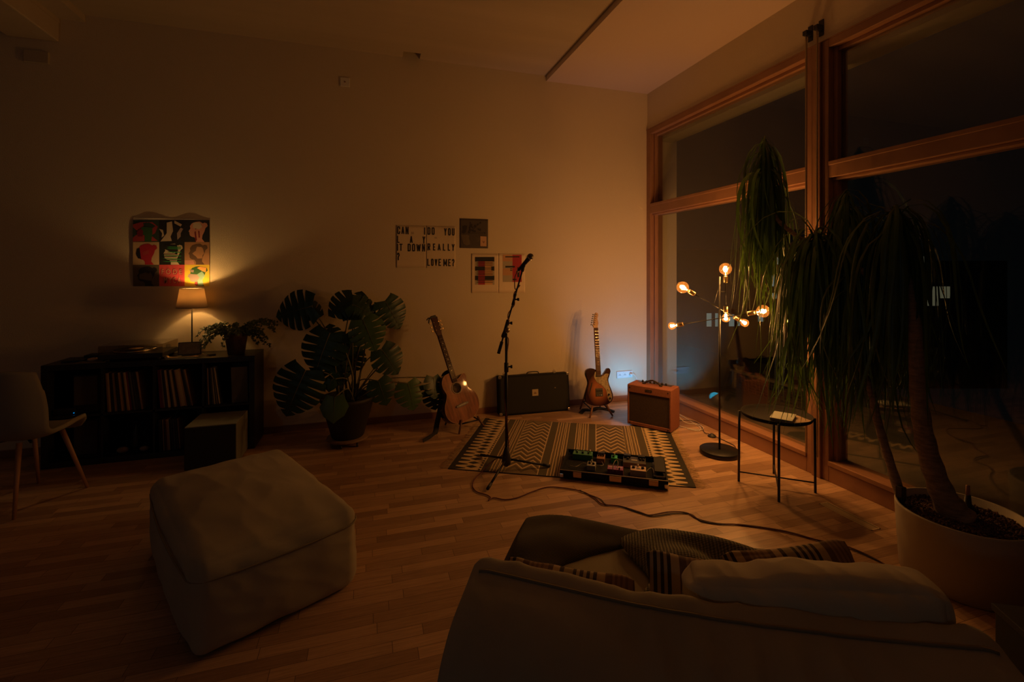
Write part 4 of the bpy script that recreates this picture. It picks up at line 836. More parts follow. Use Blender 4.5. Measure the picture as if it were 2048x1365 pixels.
for i, x in enumerate((-.13, -.09, -.05, -.01, .03, .07, .11)): MB().lathe([(0.010, 0), (0.009, 0.016), (0.0005, 0.018)], 14, c=(x, 0.165, AH + 0.002)).build('knob', M_BLKPL, pn)

# ------------------------------------------------------------------ cyan floor spot behind the amp
sp_at = Vector((2.86, 4.40, 0.085)); aim = (Vector((3.02, WY, 0.62)) - sp_at).normalized()
rotm = aim.to_track_quat('Z', 'Y').to_euler()
q = thing('floor_spotlight', 'small round cyan spot lamp on the floor behind the tweed amplifier', 'spotlight', sp_at, rotm)
MB().lathe([(0.0001, -0.06), (0.035, -0.06), (0.055, -0.02), (0.062, 0.035), (0.058, 0.035), (0.05, 0.0), (0.0001, -0.004)], 32).build('housing', mat('spot_housing', (0.55, 0.55, 0.55), 0.5), q)
MB().lathe([(0.046, 0.004), (0.054, 0.035), (0.050, 0.055), (0.036, 0.074), (0.018, 0.084), (0.0001, 0.087)], 32).build('lens', mat('spot_lens', (0.1, 0.7, 0.9), emit=((0.03, 0.50, 0.78), 3.0)), q)
bs = MB(); iv3 = rotm.to_matrix().inverted()
def loc3(p): return iv3 @ (Vector(p) - sp_at)
bs.tube([loc3((2.86, 4.40, 0.02)), loc3((2.86, 4.40, 0.006))], 0.05, 20); bs.tube([loc3((2.86, 4.40, 0.006)), loc3((2.86, 4.40, 0.0005))], 0.055, 20); bs.tube([loc3((2.86, 4.40, 0.01)), loc3((2.86, 4.40, 0.05))], 0.012, 10)
bs.build('foot', M_BLKPL, q)
ld = bpy.data.lights.new('spot_light', 'SPOT'); ld.energy = SPOT_W; ld.color = (0.07, 0.47, 0.95); ld.spot_size = R(122); ld.spot_blend = 0.5; ld.shadow_soft_size = 0.04
lo = bpy.data.objects.new('spot_light', ld); COL.objects.link(lo); lo.parent = q; lo.location = (0, 0, 0.092); lo.rotation_euler = (PI, 0, 0)

# ------------------------------------------------------------------ pedalboard lid leaning on the wall
q = thing('speaker_cabinet', 'long black tolex case leaning on the wall between the two guitars', 'case', (1.742, 4.765, 0.014), (R(-7), 0, R(-1.5)))
boxo('body', (-0.40, 0, 0), (0.40, 0.125, 0.405), M_TOLEX, q, .006)
fr = MB(); fr.box((-0.385, -0.003, 0.015), (0.385, 0.001, 0.39)); fr.build('front_cloth', mat('case_cloth', (0.022, 0.021, 0.016), 0.9, bump=(700, .5, .001)), q, .001)
for x in (-1, 1):
    for z in (0, 1):
        c = MB(); X0, X1 = sorted((x * 0.403, x * 0.372)); Zc = 0.408 if z else -0.003; Zd = 0.377 if z else 0.028; c.box((X0, -0.004, min(Zc, Zd)), (X1, 0.022, max(Zc, Zd))); c.build('corner_cap', M_STEEL, q, .006)
hb = MB(); hb.tube(spline([(-0.07, 0.06, 0.408), (-0.05, 0.06, 0.428), (0.05, 0.06, 0.428), (0.07, 0.06, 0.408)], 6), 0.006, 8); hb.build('handle', M_BLKPL, q)
for x in (-0.33, 0.25): c = MB(); c.box((x - .012, 0.04, 0.403), (x + .012, 0.08, 0.425)); c.tube([(x - .01, .06, .425), (x, .06, .445), (x + .01, .06, .425)], 0.003, 6); c.build('latch', M_STEEL, q)
b1 = boxo('badge', (-0.035, -0.0065, 0.178), (0.035, -0.003, 0.248), mat('badge_cream', (0.50, 0.40, 0.24), 0.6), q, .002); c = MB(); c.box((-0.018, -0.0072, 0.204), (0.018, -0.0064, 0.209)); c.box((-0.006, -0.0072, 0.198), (0.0, -0.0064, 0.222)); c.build('emblem', M_RED, b1)
boxo('side_mark', (0.225, -0.0045, 0.245), (0.24, -0.003, 0.255), M_STEEL, q)
for x in (-0.36, 0.36): MB().lathe([(0.014, -0.0125), (0.016, 0.002)], 12, c=(x, 0.06, 0)).build('rubber_foot', M_BLKPL, q)
bpy.data.objects['speaker_cabinet'].name = 'pedalboard_case'

# ------------------------------------------------------------------ pedalboard
PA = R(-31.6)
q = thing('pedalboard', 'black tray pedalboard with metal latches on the rug', 'pedalboard', (1.81, 3.21, 0.0085), (0, 0, PA))
PW, PD = 0.385, 0.215
tr = MB(); tr.box((-PW, -PD, 0), (PW, PD, 0.018)); tr.box((-PW, -PD, 0.018), (PW, -PD + 0.012, 0.058)); tr.box((-PW, PD - 0.012, 0.018), (PW, PD, 0.058)); tr.box((-PW, -PD, 0.018), (-PW + 0.012, PD, 0.058)); tr.box((PW - 0.012, -PD, 0.018), (PW, PD, 0.058)); tr.build('tray', M_TOLEX, q, .002)
ed = MB(); ed.box((-PW - .001, -PD - .001, 0.056), (PW + .001, -PD + 0.004, 0.060)); ed.build('edge_strip', mat('dull_steel', (0.30, 0.25, 0.17), 0.5, .8), q)
for x, wl in ((-0.255, 0.030), (0.02, 0.042), (0.285, 0.032)): c = MB(); c.box((x - wl, -PD - 0.006, 0.014), (x + wl, -PD + 0.001, 0.054)); c.box((x - wl * .8, -PD - 0.009, 0.036), (x + wl * .8, -PD - 0.005, 0.044)); c.build('latch', mat('latch_metal', (0.62, 0.42, 0.26), 0.4, .7), q, .002)
for x in (-1, 1):
    for y in (-1, 1): c = MB(); X0, X1 = sorted((x * (PW + .003), x * (PW - .028))); Y0, Y1 = sorted((y * (PD + .003), y * (PD - .02))); c.box((X0, Y0, 0.0), (X1, Y1, 0.034)); c.build('corner_cap', M_STEEL, q, .006)
pbm = Matrix.Translation((1.81, 3.21, 0.0085 + 0.018)) @ Matrix.Rotation(PA, 4, 'Z')
def pedal(label, u, v, wd, dp, h, m, knobs=(), sw=(), rot=0, slope=0.0):
    loc = pbm @ Vector((-PW + 2 * PW * u, PD - 2 * PD * v, 0)); t = thing('effects_pedal', label, 'pedal', loc, (0, 0, PA + rot), 'effects pedals on the board')
    b = MB(); a = wd / 2; d = dp / 2; b.add([(-a, -d, 0), (a, -d, 0), (a, d, 0), (-a, d, 0), (-a, -d, h), (a, -d, h), (a, d, h + slope), (-a, d, h + slope)], [(3, 2, 1, 0), (4, 5, 6, 7), (0, 1, 5, 4), (1, 2, 6, 5), (2, 3, 7, 6), (3, 0, 4, 7)]); b.build('housing', m, t, .003)
    for x, y, r in knobs: MB().lathe([(r, 0), (r * .85, 0.014), (0.0005, 0.015)], 14, c=(x, y, h + slope * (y + d) / dp)).build('knob', M_BLKPL, t)
    for x, y, r in sw: MB().lathe([(r * .7, 0), (r * .7, 0.008), (r, 0.009), (r, 0.017), (0.0005, 0.019)], 14, c=(x, y, h + slope * (y + d) / dp)).build('footswitch', M_STEEL, t)
    return t
G1 = mat('pedal_green', (0.05, 0.22, 0.07), 0.4); G2 = mat('pedal_bright_green', (0.04, 0.40, 0.06), 0.4); AMB = mat('pedal_amber', (0.34, 0.16, 0.05), 0.4)
t = pedal('long green effects pedal with three footswitches, back left of the board', 0.175, 0.17, 0.155, 0.085, 0.045, G1, [(-.045, -.01, .007), (0, -.012, .009), (.045, -.01, .007)], [(-.055, .028, .009), (0, .028, .009), (.055, .028, .009)])
t = pedal('amber effects pedal with a black treadle plate, second in the back row', 0.365, 0.22, 0.062, 0.105, 0.04, AMB, [(-.018, .0, .006), (0, .0, .006), (.018, .0, .006)]); boxo('treadle', (-.027, .018, .042), (.027, .05, .058), M_BLKPL, t, .003)
t = pedal('tiny bright green effects pedal in the back row', 0.50, 0.17, 0.048, 0.07, 0.038, G2, [(-.008, -.012, .009)], [(0, .022, .007)])
t = pedal('wide black dual effects pedal with two raised treadles, back right', 0.70, 0.24, 0.172, 0.125, 0.04, mat('pedal_dark', (0.06, 0.05, 0.035), .5), [(-.05, .0, .010), (.045, .0, .010), (.068, .0, .010)])
for x in (-.055, .055): boxo('treadle', (x - .027, .022, .044), (x + .027, .062, .062), M_BLKPL, t, .003)
boxo('name_plate', (-.022, -.02, .04), (.022, .0, .0415), mat('plate_light', (.4, .34, .24)), t); boxo('trim_edge', (-.086, -.0635, .0), (.086, -.0615, .038), mat('plate_tan', (.38, .24, .12)), t)
t = pedal('small grey effects pedal, front row left', 0.285, 0.60, 0.064, 0.085, 0.04, mat('pedal_grey', (0.36, 0.34, 0.28), 0.4), [(-.014, -.005, .010), (.016, -.012, .010)], [(0, .028, .008)])
t = pedal('magenta effects pedal with two cream strips, front row centre', 0.52, 0.70, 0.115, 0.075, 0.045, mat('pedal_magenta', (0.30, 0.045, 0.13), 0.4), [(.03, -.028, .006)])
for x in (-.028, .028): boxo('cream_strip', (x - .022, .0, .0445), (x + .022, .015, .046), mat('strip_cream', (.55, .45, .36)), t)
t = pedal('cream effects pedal with two black knobs and a screen, front row right', 0.735, 0.66, 0.112, 0.085, 0.05, mat('pedal_cream', (0.60, 0.42, 0.28), 0.45), [(-.033, .0, .012), (.033, .0, .012)], [(0, .032, .008)]); boxo('screen', (-.014, -.018, .0495), (.014, .006, .051), mat('screen_grey', (.12, .13, .13), .2), t)
t = pedal('long black wah pedal at the right end of the board', 0.935, 0.50, 0.092, 0.255, 0.03, M_BLKPL)
wt = MB(); wt.add([(-.038, -.105, .048), (.038, -.105, .048), (.038, .115, .070), (-.038, .115, .070), (-.038, -.105, .058), (.038, -.105, .058), (.038, .115, .080), (-.038, .115, .080)], [(3, 2, 1, 0), (4, 5, 6, 7), (0, 1, 5, 4), (1, 2, 6, 5), (2, 3, 7, 6), (3, 0, 4, 7)]); wt.build('treadle', mat('wah_rubber', (.028, .026, .022), .8, bump=(200, .8, .002)), t, .003)
boxo('pivot', (-.03, -.05, .028), (.03, .05, .056), M_BLKPL, t); boxo('name_plate', (-.03, -.128, .018), (.03, -.127, .03), mat('plate_tan', (.38, .24, .12)), t)
def cable(name, label, pts, r, m, n=8, cat='cable', grp=None):
    o = MB().tube(spline(pts, n), r, 6).build(name, m); return tag(o, label, cat, grp)
def pb(u, v, z): p = pbm @ Vector((-PW + 2 * PW * u, PD - 2 * PD * v, z)); return (p.x, p.y, p.z)
for lab, a in (('thin patch cable curling at the left end of the pedalboard', [(.07, .62, .01), (.13, .70, .02), (.16, .60, .016), (.20, .56, .03), (.24, .58, .03)]),
               ('patch cable from the small grey pedal to the amber pedal', [(.325, .60, .03), (.37, .66, .04), (.40, .55, .03), (.38, .42, .03)]),
               ('patch cable looping over the magenta pedal', [(.50, .80, .03), (.50, .74, .07), (.525, .60, .085), (.545, .66, .075), (.53, .80, .03)]),
               ('pale patch cable from the cream pedal to the wah pedal', [(.80, .72, .03), (.84, .62, .05), (.87, .58, .045), (.88, .70, .03)]),
               ('patch cable between the tiny green pedal and the wide black pedal', [(.53, .2, .03), (.56, .24, .03), (.59, .26, .03)])):
    cable('patch_cable', lab, [pb(*p) for p in a], 0.0028, mat('cable_grey', (0.22, 0.19, 0.14), 0.5), grp='patch cables on the pedalboard')

# ------------------------------------------------------------------ guitars
def strings(o, x0, z0, x1, z1, spread0, spread1, y0, y1, n=6):
    s = MB()
    for k in range(n): f = k / (n - 1) - .5; s.tube([(x0 + f * spread0, y0, z0), (x1 + f * spread1, y1, z1)], 0.0006, 4)
    return s.build('strings', M_STEEL, o)
def frets(mb, z0, z1, n, hw0, hw1, y, full):
    """z0 = nut, z1 = direction of the bridge"""
    for k in range(1, n + 1):
        z = z0 - full * (1 - 2 ** (-k / 12)); f = (z0 - z) / (z0 - z1); h_ = hw0 + (hw1 - hw0) * f; mb.box((-h_, y - .0012, z - .001), (h_, y, z + .001), 1)
ga = thing('acoustic_guitar', 'glossy reddish brown cutaway acoustic guitar on a stand beside the monstera', 'guitar', (0.925, 4.475, 0.095), euler3(R(22), R(-18), R(-10)))
bo = outline([(0, 0), (0.10, 0.012), (0.175, 0.07), (0.20, 0.15), (0.185, 0.22), (0.145, 0.275), (0.128, 0.315), (0.132, 0.36), (0.142, 0.40), (0.135, 0.432), (0.10, 0.43), (0.055, 0.405), (0.03, 0.41), (0.028, 0.47), (-0.04, 0.482), (-0.105, 0.465), (-0.14, 0.415), (-0.142, 0.36), (-0.128, 0.305), (-0.145, 0.26), (-0.185, 0.20), (-0.20, 0.13), (-0.175, 0.06), (-0.10, 0.01)], 6)
M_KOA = mat('koa_top', (0.30, 0.10, 0.042), 0.5, spec=0.2, coat=0.7, bump=(9, 0.12, 0.01), var=(9, 0.55, (5, 1, 0.8)))
MB().prism(bo, 0, 0.105, 0, side=1).build('body', [M_KOA, mat('guitar_side', (0.06, 0.018, 0.012), 0.22, coat=.5)], ga)
bi = MB(); bpts = [(x, 0.0, z) for x, z in bo] + [(bo[0][0], 0.0, bo[0][1])]; bi.tube(bpts, 0.0024, 6, caps=False); bi.build('binding', mat('binding_wood', (0.50, 0.27, 0.13), .4), ga)
dm = Matrix.Translation((-0.0, -0.0012, 0.325)) @ Matrix.Rotation(R(90), 4, 'X')
MB().lathe([(0.0001, 0), (0.047, 0)], 40, mtx=dm).build('sound_hole', M_INK, ga); ro = MB(); ro.lathe([(0.047, 0.0), (0.047, 0.0012), (0.060, 0.0012), (0.060, 0.0)], 48, mtx=dm); ro.build('rosette', mat('rosette', (0.14, 0.10, 0.06), 0.4, var=(260, 3.0)), ga)
br = MB(); br.prism(outline([(-.075, .155), (-.05, .145), (0, .142), (.05, .145), (.075, .155), (.06, .168), (0, .172), (-.06, .168)], 4), -0.010, 0); br.build('bridge', mat('rosewood', (.045, .022, .015), .35), ga, .002); boxo('saddle', (-.037, -.013, .158), (.037, -.009, .162), M_PAPER, ga)
nk = MB(); nk.box((-0.023, -0.004, 0.38), (0.023, 0.022, 0.87)); nk.build('neck', mat('guitar_neck', (0.16, 0.06, 0.03), .3), ga, .008)
fb = MB(); fb.add([(-.028, -.0095, .385), (.028, -.0095, .385), (.0225, -.0095, .868), (-.0225, -.0095, .868), (-.028, -.001, .385), (.028, -.001, .385), (.0225, -.001, .868), (-.0225, -.001, .868)], [(0, 1, 2, 3), (7, 6, 5, 4), (0, 4, 5, 1), (1, 5, 6, 2), (2, 6, 7, 3), (3, 7, 4, 0)]); frets(fb, .868, .385, 20, .0225, .028, -.0095, .645)
for k in (3, 5, 7, 9, 12, 15): z = .868 - .645 * (1 - 2 ** (-(k - .5) / 12)); fb.box((-.006, -.0102, z - .004), (.006, -.0094, z + .004), 2)
fb.build('fretboard', [mat('rosewood_board', (.04, .018, .012), .8), mat('fret_wire', (.30, .24, .17), .5, .6), M_PAPER], ga)
hs = MB(); hs.prism(outline([(-.022, .865), (-.03, .895), (-.038, .93), (-.034, 1.02), (-.036, 1.055), (-.015, 1.06), (0, 1.052), (.015, 1.06), (.036, 1.055), (.034, 1.02), (.038, .93), (.03, .895), (.022, .865)], 4), -.006, .012); hs.build('headstock', mat('headstock_dark', (.07, .03, .02), .2), ga, .002)
for z in (.925, .965, 1.005):
    for sg in (-1, 1): c = MB(); c.tube([(sg * .024, -.014, z), (sg * .024, .0, z)], .004, 10); c.tube([(sg * .03, .004, z), (sg * .056, .004, z)], .003, 8); c.box((sg * .061 - .007, -.002, z - .009), (sg * .061 + .007, .010, z + .009)); c.build('tuning_peg', M_BRASS, ga, .002)
strings(ga, 0, .16, 0, .868, .054, .036, -.0135, -.011)
q = thing('capo', 'black clamp capo gripping the top of the acoustic guitar headstock', 'capo', (0, 0, 0)); q.matrix_world = Matrix.Identity(4)
GM = Matrix.Translation(ga.location) @ ga.rotation_euler.to_matrix().to_4x4()
q.matrix_world = GM; c = MB(); c.tube([(.02, -.012, 1.05), (-.04, -.014, 1.062), (-.068, -.014, 1.045), (-.082, -.01, 1.01)], .007, 8); c.tube([(.02, .02, 1.05), (-.05, .024, 1.065), (-.075, .02, 1.05)], .007, 8); c.box((-.03, -.012, 1.056), (.02, .022, 1.075)); c.build('body', M_BLKPL, q, .002)
st = thing('guitar_strap', 'dark guitar strap hanging behind the acoustic guitar onto the floor', 'strap', (0.68, 4.57, 0))
def ribbon(pts, w_, nrm=Vector((0, -1, 0))):
    P = spline(pts, 8); m = MB(); vs = []
    for i, p in enumerate(P):
        t_ = (P[min(i + 1, len(P) - 1)] - P[max(0, i - 1)]).normalized(); b = t_.cross(nrm); b = b.normalized() if b.length > .01 else Vector((1, 0, 0)); vs += [p - b * w_ / 2, p + b * w_ / 2]
    m.add(vs, [(2 * i, 2 * i + 1, 2 * i + 3, 2 * i + 2) for i in range(len(P) - 1)], 0, True); return m
ribbon([(0.12, 0.06, 0.55), (0.05, 0.10, 0.50), (0.03, 0.09, 0.35), (0.0, 0.02, 0.20), (-0.04, -0.05, 0.08), (-0.07, -0.12, 0.012), (-0.13, -0.22, 0.008), (-0.20, -0.30, 0.006)], 0.05, Vector((0.1, -1, 0.25))).build('webbing', mat('strap_black', (.02, .018, .016), .8), st, solid=.003)
def gstand(label, loc, yaw, wood, w_=0.15, d_=0.17, h_=0.12, back_h=0.34):
    t = thing('guitar_stand', label, 'stand', loc, (0, 0, yaw), 'guitar stands')
    for sg in (-1, 1):
        MB().tube([(sg * w_ * .62, -.055, h_ * .95), (sg * w_ * .78, -.075, h_ * .5), (sg * w_, -.10, .006)], [.010, .011, .009], 10).build('leg', wood, t)
        MB().tube([(sg * .06, .10, back_h), (sg * .09, .16, .15), (sg * .12, .20, .008)], .009, 10).build('rear_leg', wood, t)
        MB().tube([(sg * w_ * .72, -.065, h_ * .62), (sg * .10, .17, .10)], .007, 8).build('arm', M_BLACK, t)
    for P_, r_b in (([(-.06, .10, back_h), (.06, .10, back_h)], .009), ([(-.10, .17, .10), (.10, .17, .10)], .007), ([(-w_ * .70, -.063, h_ * .66), (w_ * .70, -.063, h_ * .66)], .007)): MB().tube(P_, r_b, 10).build('crossbar', M_BLACK, t)
    return t
gstand('dark wooden guitar stand carrying the acoustic guitar', (0.93, 4.53, 0), R(22), mat('stand_dark_wood', (.13, .06, .035), .5), .15)
ge = thing('electric_guitar', 'sunburst electric guitar with a pearl pickguard, on a stand at the wall', 'guitar', (2.372, 4.50, 0.105), euler3(R(-2), R(-9), R(1.0)))
eo = outline([(0.005, 0.0), (0.085, 0.008), (0.145, 0.045), (0.162, 0.10), (0.145, 0.165), (0.125, 0.22), (0.118, 0.27), (0.135, 0.315), (0.148, 0.355), (0.140, 0.385), (0.115, 0.390), (0.085, 0.355), (0.055, 0.325), (0.030, 0.330), (0.028, 0.375), (-0.022, 0.380), (-0.050, 0.392), (-0.095, 0.398), (-0.135, 0.375), (-0.142, 0.33), (-0.125, 0.28), (-0.120, 0.235), (-0.140, 0.17), (-0.160, 0.10), (-0.145, 0.045), (-0.08, 0.008)], 6)
M_SB = burst_mat('sunburst', (0.0, 0, 0.17), (0.42, 0.15, 0.06), (0.03, 0.010, 0.010), 6.4, 5.0, 0.30, 0.88)
MB().prism(eo, 0, 0.042, 0, side=1).build('body', [M_SB, mat('sunburst_edge', (.03, .012, .01), .2, coat=.5)], ge, .004)
pg = MB(); pg.prism(outline([(-.045, .335), (-.05, .30), (-.02, .25), (.035, .215), (.075, .17), (.088, .13), (.098, .07), (.118, .042), (.138, .06), (.148, .10), (.132, .16), (.112, .22), (.104, .27), (.110, .305), (.122, .33), (.085, .335), (.05, .31), (.03, .318), (.028, .362), (-.03, .362)], 4), -.0035, .0005)
pg.build('pickguard', mat('pearl_pickguard', (.52, .42, .25), .3, var=(55, .55)), ge)
fh = MB(); fh.prism(outline([(-.085, .245), (-.09, .225), (-.105, .19), (-.118, .14), (-.122, .125), (-.112, .13), (-.098, .165), (-.085, .20), (-.075, .235), (-.072, .25)], 4), -.0012, .0005); fh.build('sound_hole', M_INK, ge)
bp_ = boxo('bridge', (-.042, -.006, .10), (.042, 0, .185), mat('bridge_dull', (.13, .12, .09), .35, .6), ge, .001)
sd = MB()
for x in (-.022, 0, .022): sd.tube([(x - .009, -.010, .115), (x + .009, -.010, .115)], .004, 8)
sd.build('saddle', M_STEEL, bp_); boxo('pickup', (-.034, -.012, .150), (.034, -.005, .166), M_BLKPL, bp_, rot=None)
boxo('neck_pickup', (-.034, -.010, .305), (.034, -.003, .322), mat('pickup_chrome', (.08, .075, .06), .3, .6), ge, .003)
for x, z in ((.108, .115), (.120, .075)): MB().lathe([(.011, 0), (.010, .014), (.0005, .015)], 16, mtx=Matrix.Translation((x, -.003, z)) @ Matrix.Rotation(R(90), 4, 'X')).build('knob', M_BLACK, ge)
MB().tube([(.096, -.003, .165), (.094, -.022, .168)], .003, 8).build('selector_switch', M_BLACK, ge)
nk = MB(); nk.box((-.022, -.006, .30), (.022, .018, .83)); nk.build('neck', mat('maple', (.55, .33, .17), .3), ge, .006)
fb = MB(); fb.add([(-.027, -.012, .325), (.027, -.012, .325), (.021, -.012, .83), (-.021, -.012, .83), (-.027, -.004, .325), (.027, -.004, .325), (.021, -.004, .83), (-.021, -.004, .83)], [(0, 1, 2, 3), (7, 6, 5, 4), (0, 4, 5, 1), (1, 5, 6, 2), (2, 6, 7, 3), (3, 7, 4, 0)]); frets(fb, .83, .325, 21, .021, .027, -.012, .648)
for k in (3, 5, 7, 9, 12, 15, 17): z = .83 - .648 * (1 - 2 ** (-(k - .5) / 12)); fb.box((-.003, -.0127, z - .003), (.003, -.0119, z + .003), 2)
fb.build('fretboard', [mat('rosewood_red', (.075, .028, .016), .65), M_STEEL, M_PAPER], ge)
hs = MB(); hs.prism(outline([(-.022, .83), (-.030, .845), (-.034, .86), (-.024, .875), (-.020, .90), (-.012, .94), (-.004, .975), (.008, .995), (.026, .992), (.036, .975), (.032, .955), (.024, .93), (.030, .90), (.032, .875), (.022, .85), (.021, .83)], 4), -.002, .013); hs.build('headstock', mat('maple_head', (.34, .16, .07), .4), ge, .001)
for k in range(6): z = .865 + k * .022; x = -.030 + k * .0055; c = MB(); c.tube([(x + .012, -.012, z), (x + .012, 0, z)], .004, 8); c.tube([(x + .005, .004, z), (x - .02, .004, z)], .0025, 6); c.box((x - .027, -.002, z - .006), (x - .016, .010, z + .006)); c.build('tuning_peg', M_BLACK, ge, .002)
strings(ge, 0, .115, 0, .832, .052, .034, -.0165, -.0135)
gstand('reddish wooden guitar stand carrying the electric guitar', (2.37, 4.55, 0), R(-4), mat('stand_red_wood', (.22, .10, .055), .5), .13)
q = thing('foot_pedal', 'black foldable strap bundle on the floor left of the electric guitar stand', 'strap', (2.20, 4.62, 0)); ribbon([(0, 0, .004), (.05, .02, .03), (.10, .0, .035), (.16, .03, .02), (.24, .04, .03), (.33, -.02, .02), (.38, -.06, .004)], .045, Vector((0, -.5, 1))).build('webbing', mat('strap_black', (.02, .018, .016), .8), q, solid=.004); q.name = 'guitar_strap'; q['label'] = 'black strap bundled on the floor under the electric guitar'

# ------------------------------------------------------------------ microphone stand
mx_, my_ = 1.025, 3.468
q = thing('microphone_stand', 'black boom microphone stand on the rug with a cable wound round it', 'microphone stand', (mx_, my_, 0.0082))
MB().tube([(0, 0, .06), (0, 0, 1.02)], .0105, 14).build('pole', M_BLACK, q); MB().tube([(0, 0, .78), (0, 0, 1.06)], .008, 12).build('upper_pole', M_BLACK, q)
MB().lathe([(.012, .03), (.034, .05), (.036, .09), (.026, .13), (.015, .175), (.012, .18)], 20).build('hub', M_BLKPL, q)
for dx, dy in ((-.123, .326), (.343, -.047), (-.22, -.279)):
    l = math.hypot(dx, dy); ux, uy = dx / l, dy / l; lg = MB().tube([(ux * .02, uy * .02, .085), (dx * .92, dy * .92, .016)], .0085, 12).build('leg', M_BLACK, q)
    MB().tube([(dx * .84, dy * .84, .022), (dx, dy, .010)], [.012, .0115], 12).build('rubber_foot', M_BLKPL, lg)
MB().lathe([(.017, .76), (.017, .83)], 16).build('clutch', M_BLKPL, q); kn = MB(); kn.tube([(.012, -.002, .80), (.035, -.008, .80)], .006, 10); kn.tube([(.032, -.007, .80), (.046, -.011, .80)], .013, 12); kn.build('knob', M_BLKPL, q)
rv = Vector((math.cos(YAW), -math.sin(YAW), 0)); bd_ = (rv * .127 + Vector((0, 0, .44))).normalized(); piv = Vector((0, 0, 1.085)) - rv * .008
top = piv + bd_ * .49; bot = piv - bd_ * .165
MB().tube([piv - bd_ * .13, top], .0065, 12).build('boom', M_BLACK, q); MB().tube([piv - bd_ * .19, piv - bd_ * .095], .0125, 14).build('counterweight', M_BLKPL, q)
MB().tube([piv - bd_ * .06, piv + bd_ * .08], .0135, 14).build('boom_clamp', M_BLKPL, q); c = MB(); c.tube([piv + rv * .012 + Vector((.0, -.018, 0)), piv + rv * .012 + Vector((0, .018, 0))], .020, 18); c.build('swivel', mat('swivel_metal', (.25, .2, .14), .4, .6), q)
for f, nm in ((.055, 'knob'), (.245, 'knob')): c = MB(); a = piv + bd_ * f; c.tube([a, a + rv * .03], .006, 10); c.tube([a + rv * .024, a + rv * .04], .012, 12); c.build(nm, M_BLKPL, q)
c = MB(); c.tube([piv + bd_ * .20, piv + bd_ * .29], .010, 12); c.build('boom_joint', M_BLKPL, q)
c = MB(); c.tube([top - bd_ * .02, top + bd_ * .035], .0125, 12); c.build('mic_clip', M_BLKPL, q)
md = (rv * .045 + Vector((0, 0, .062)) + Vector((.0, -.03, 0))).normalized(); mp_ = Vector((mx_, my_, 0.0082)) + top + bd_ * .045
mc = thing('microphone', 'black vocal microphone with a round mesh head clipped to the boom', 'microphone', mp_)
MB().tube([-md * .075, -md * .06, md * .045, md * .055], [.0115, .0125, .0175, .022], 18).build('handle', M_BLKPL, mc); MB().sphere(md * .072, .0255, n=12).build('grille', mat('mic_mesh', (.17, .14, .09), .4, .7, bump=(900, .8, .001)), mc)
MB().tube([md * .058, md * .064], .0262, 20).build('ring', M_STEEL, mc); MB().tube([-md * .095, -md * .07], .0105, 14).build('plug', M_STEEL, mc)
# its cable: from the plug, down round the boom and pole, then over the floor
base = Vector((mx_, my_, 0.0082)); cp = [mp_ - md * .09, mp_ - md * .12 - Vector((0, 0, .03)), mp_ - md * .10 - Vector((0.01, 0, .13))]
L1 = (top - piv).length
for k in range(14):
    f = .36 - k * .028 * 1.15; a = k * 1.25; cp.append(base + piv + bd_ * f + rv * .013 * math.cos(a) + Vector((0, .013 * math.sin(a), 0)))
for k in range(9): z = 1.02 - k * .11; a = k * .8; cp.append(base + Vector((.015 * math.cos(a), .015 * math.sin(a), z)))
FL = lambda px, py, z=.006: None
fpts = [(0.963, 3.652), (0.842, 3.493), (0.759, 3.384), (0.72, 3.295), (0.728, 3.197), (0.78, 3.135), (0.80, 3.085), (0.775, 3.05), (0.82, 3.075), (0.886, 3.029), (0.975, 3.031), (1.101, 3.082), (1.227, 3.114), (1.34, 3.063), (1.435, 2.979), (1.475, 2.869), (1.485, 2.78), (1.582, 2.723), (1.665, 2.617), (1.705, 2.567), (1.833, 2.566), (1.942, 2.526), (1.97, 2.429), (2.055, 2.354), (2.164, 2.309), (2.341, 2.186), (2.472, 2.038), (2.56, 1.96), (2.60, 1.80), (2.56, 1.62)]
cable('microphone_cable', 'dark red microphone cable from the boom stand across the floor to the big pot', [tuple(p) for p in cp] + [(mx_ - .02, my_ + .06, .10)] + [(x, y, .013 if i < 3 else .006) for i, (x, y) in enumerate(fpts)], 0.0038, M_RED, 6)
cable('instrument_cable', 'thin black cable running beside the dark red one across the floor', [(1.42, 2.99, .014)] + [(x + .018 * math.sin(i * 1.3) + .012, y - .014 - .012 * math.cos(i), .005) for i, (x, y) in enumerate(fpts[14:])], 0.003, M_BLKPL, 6)

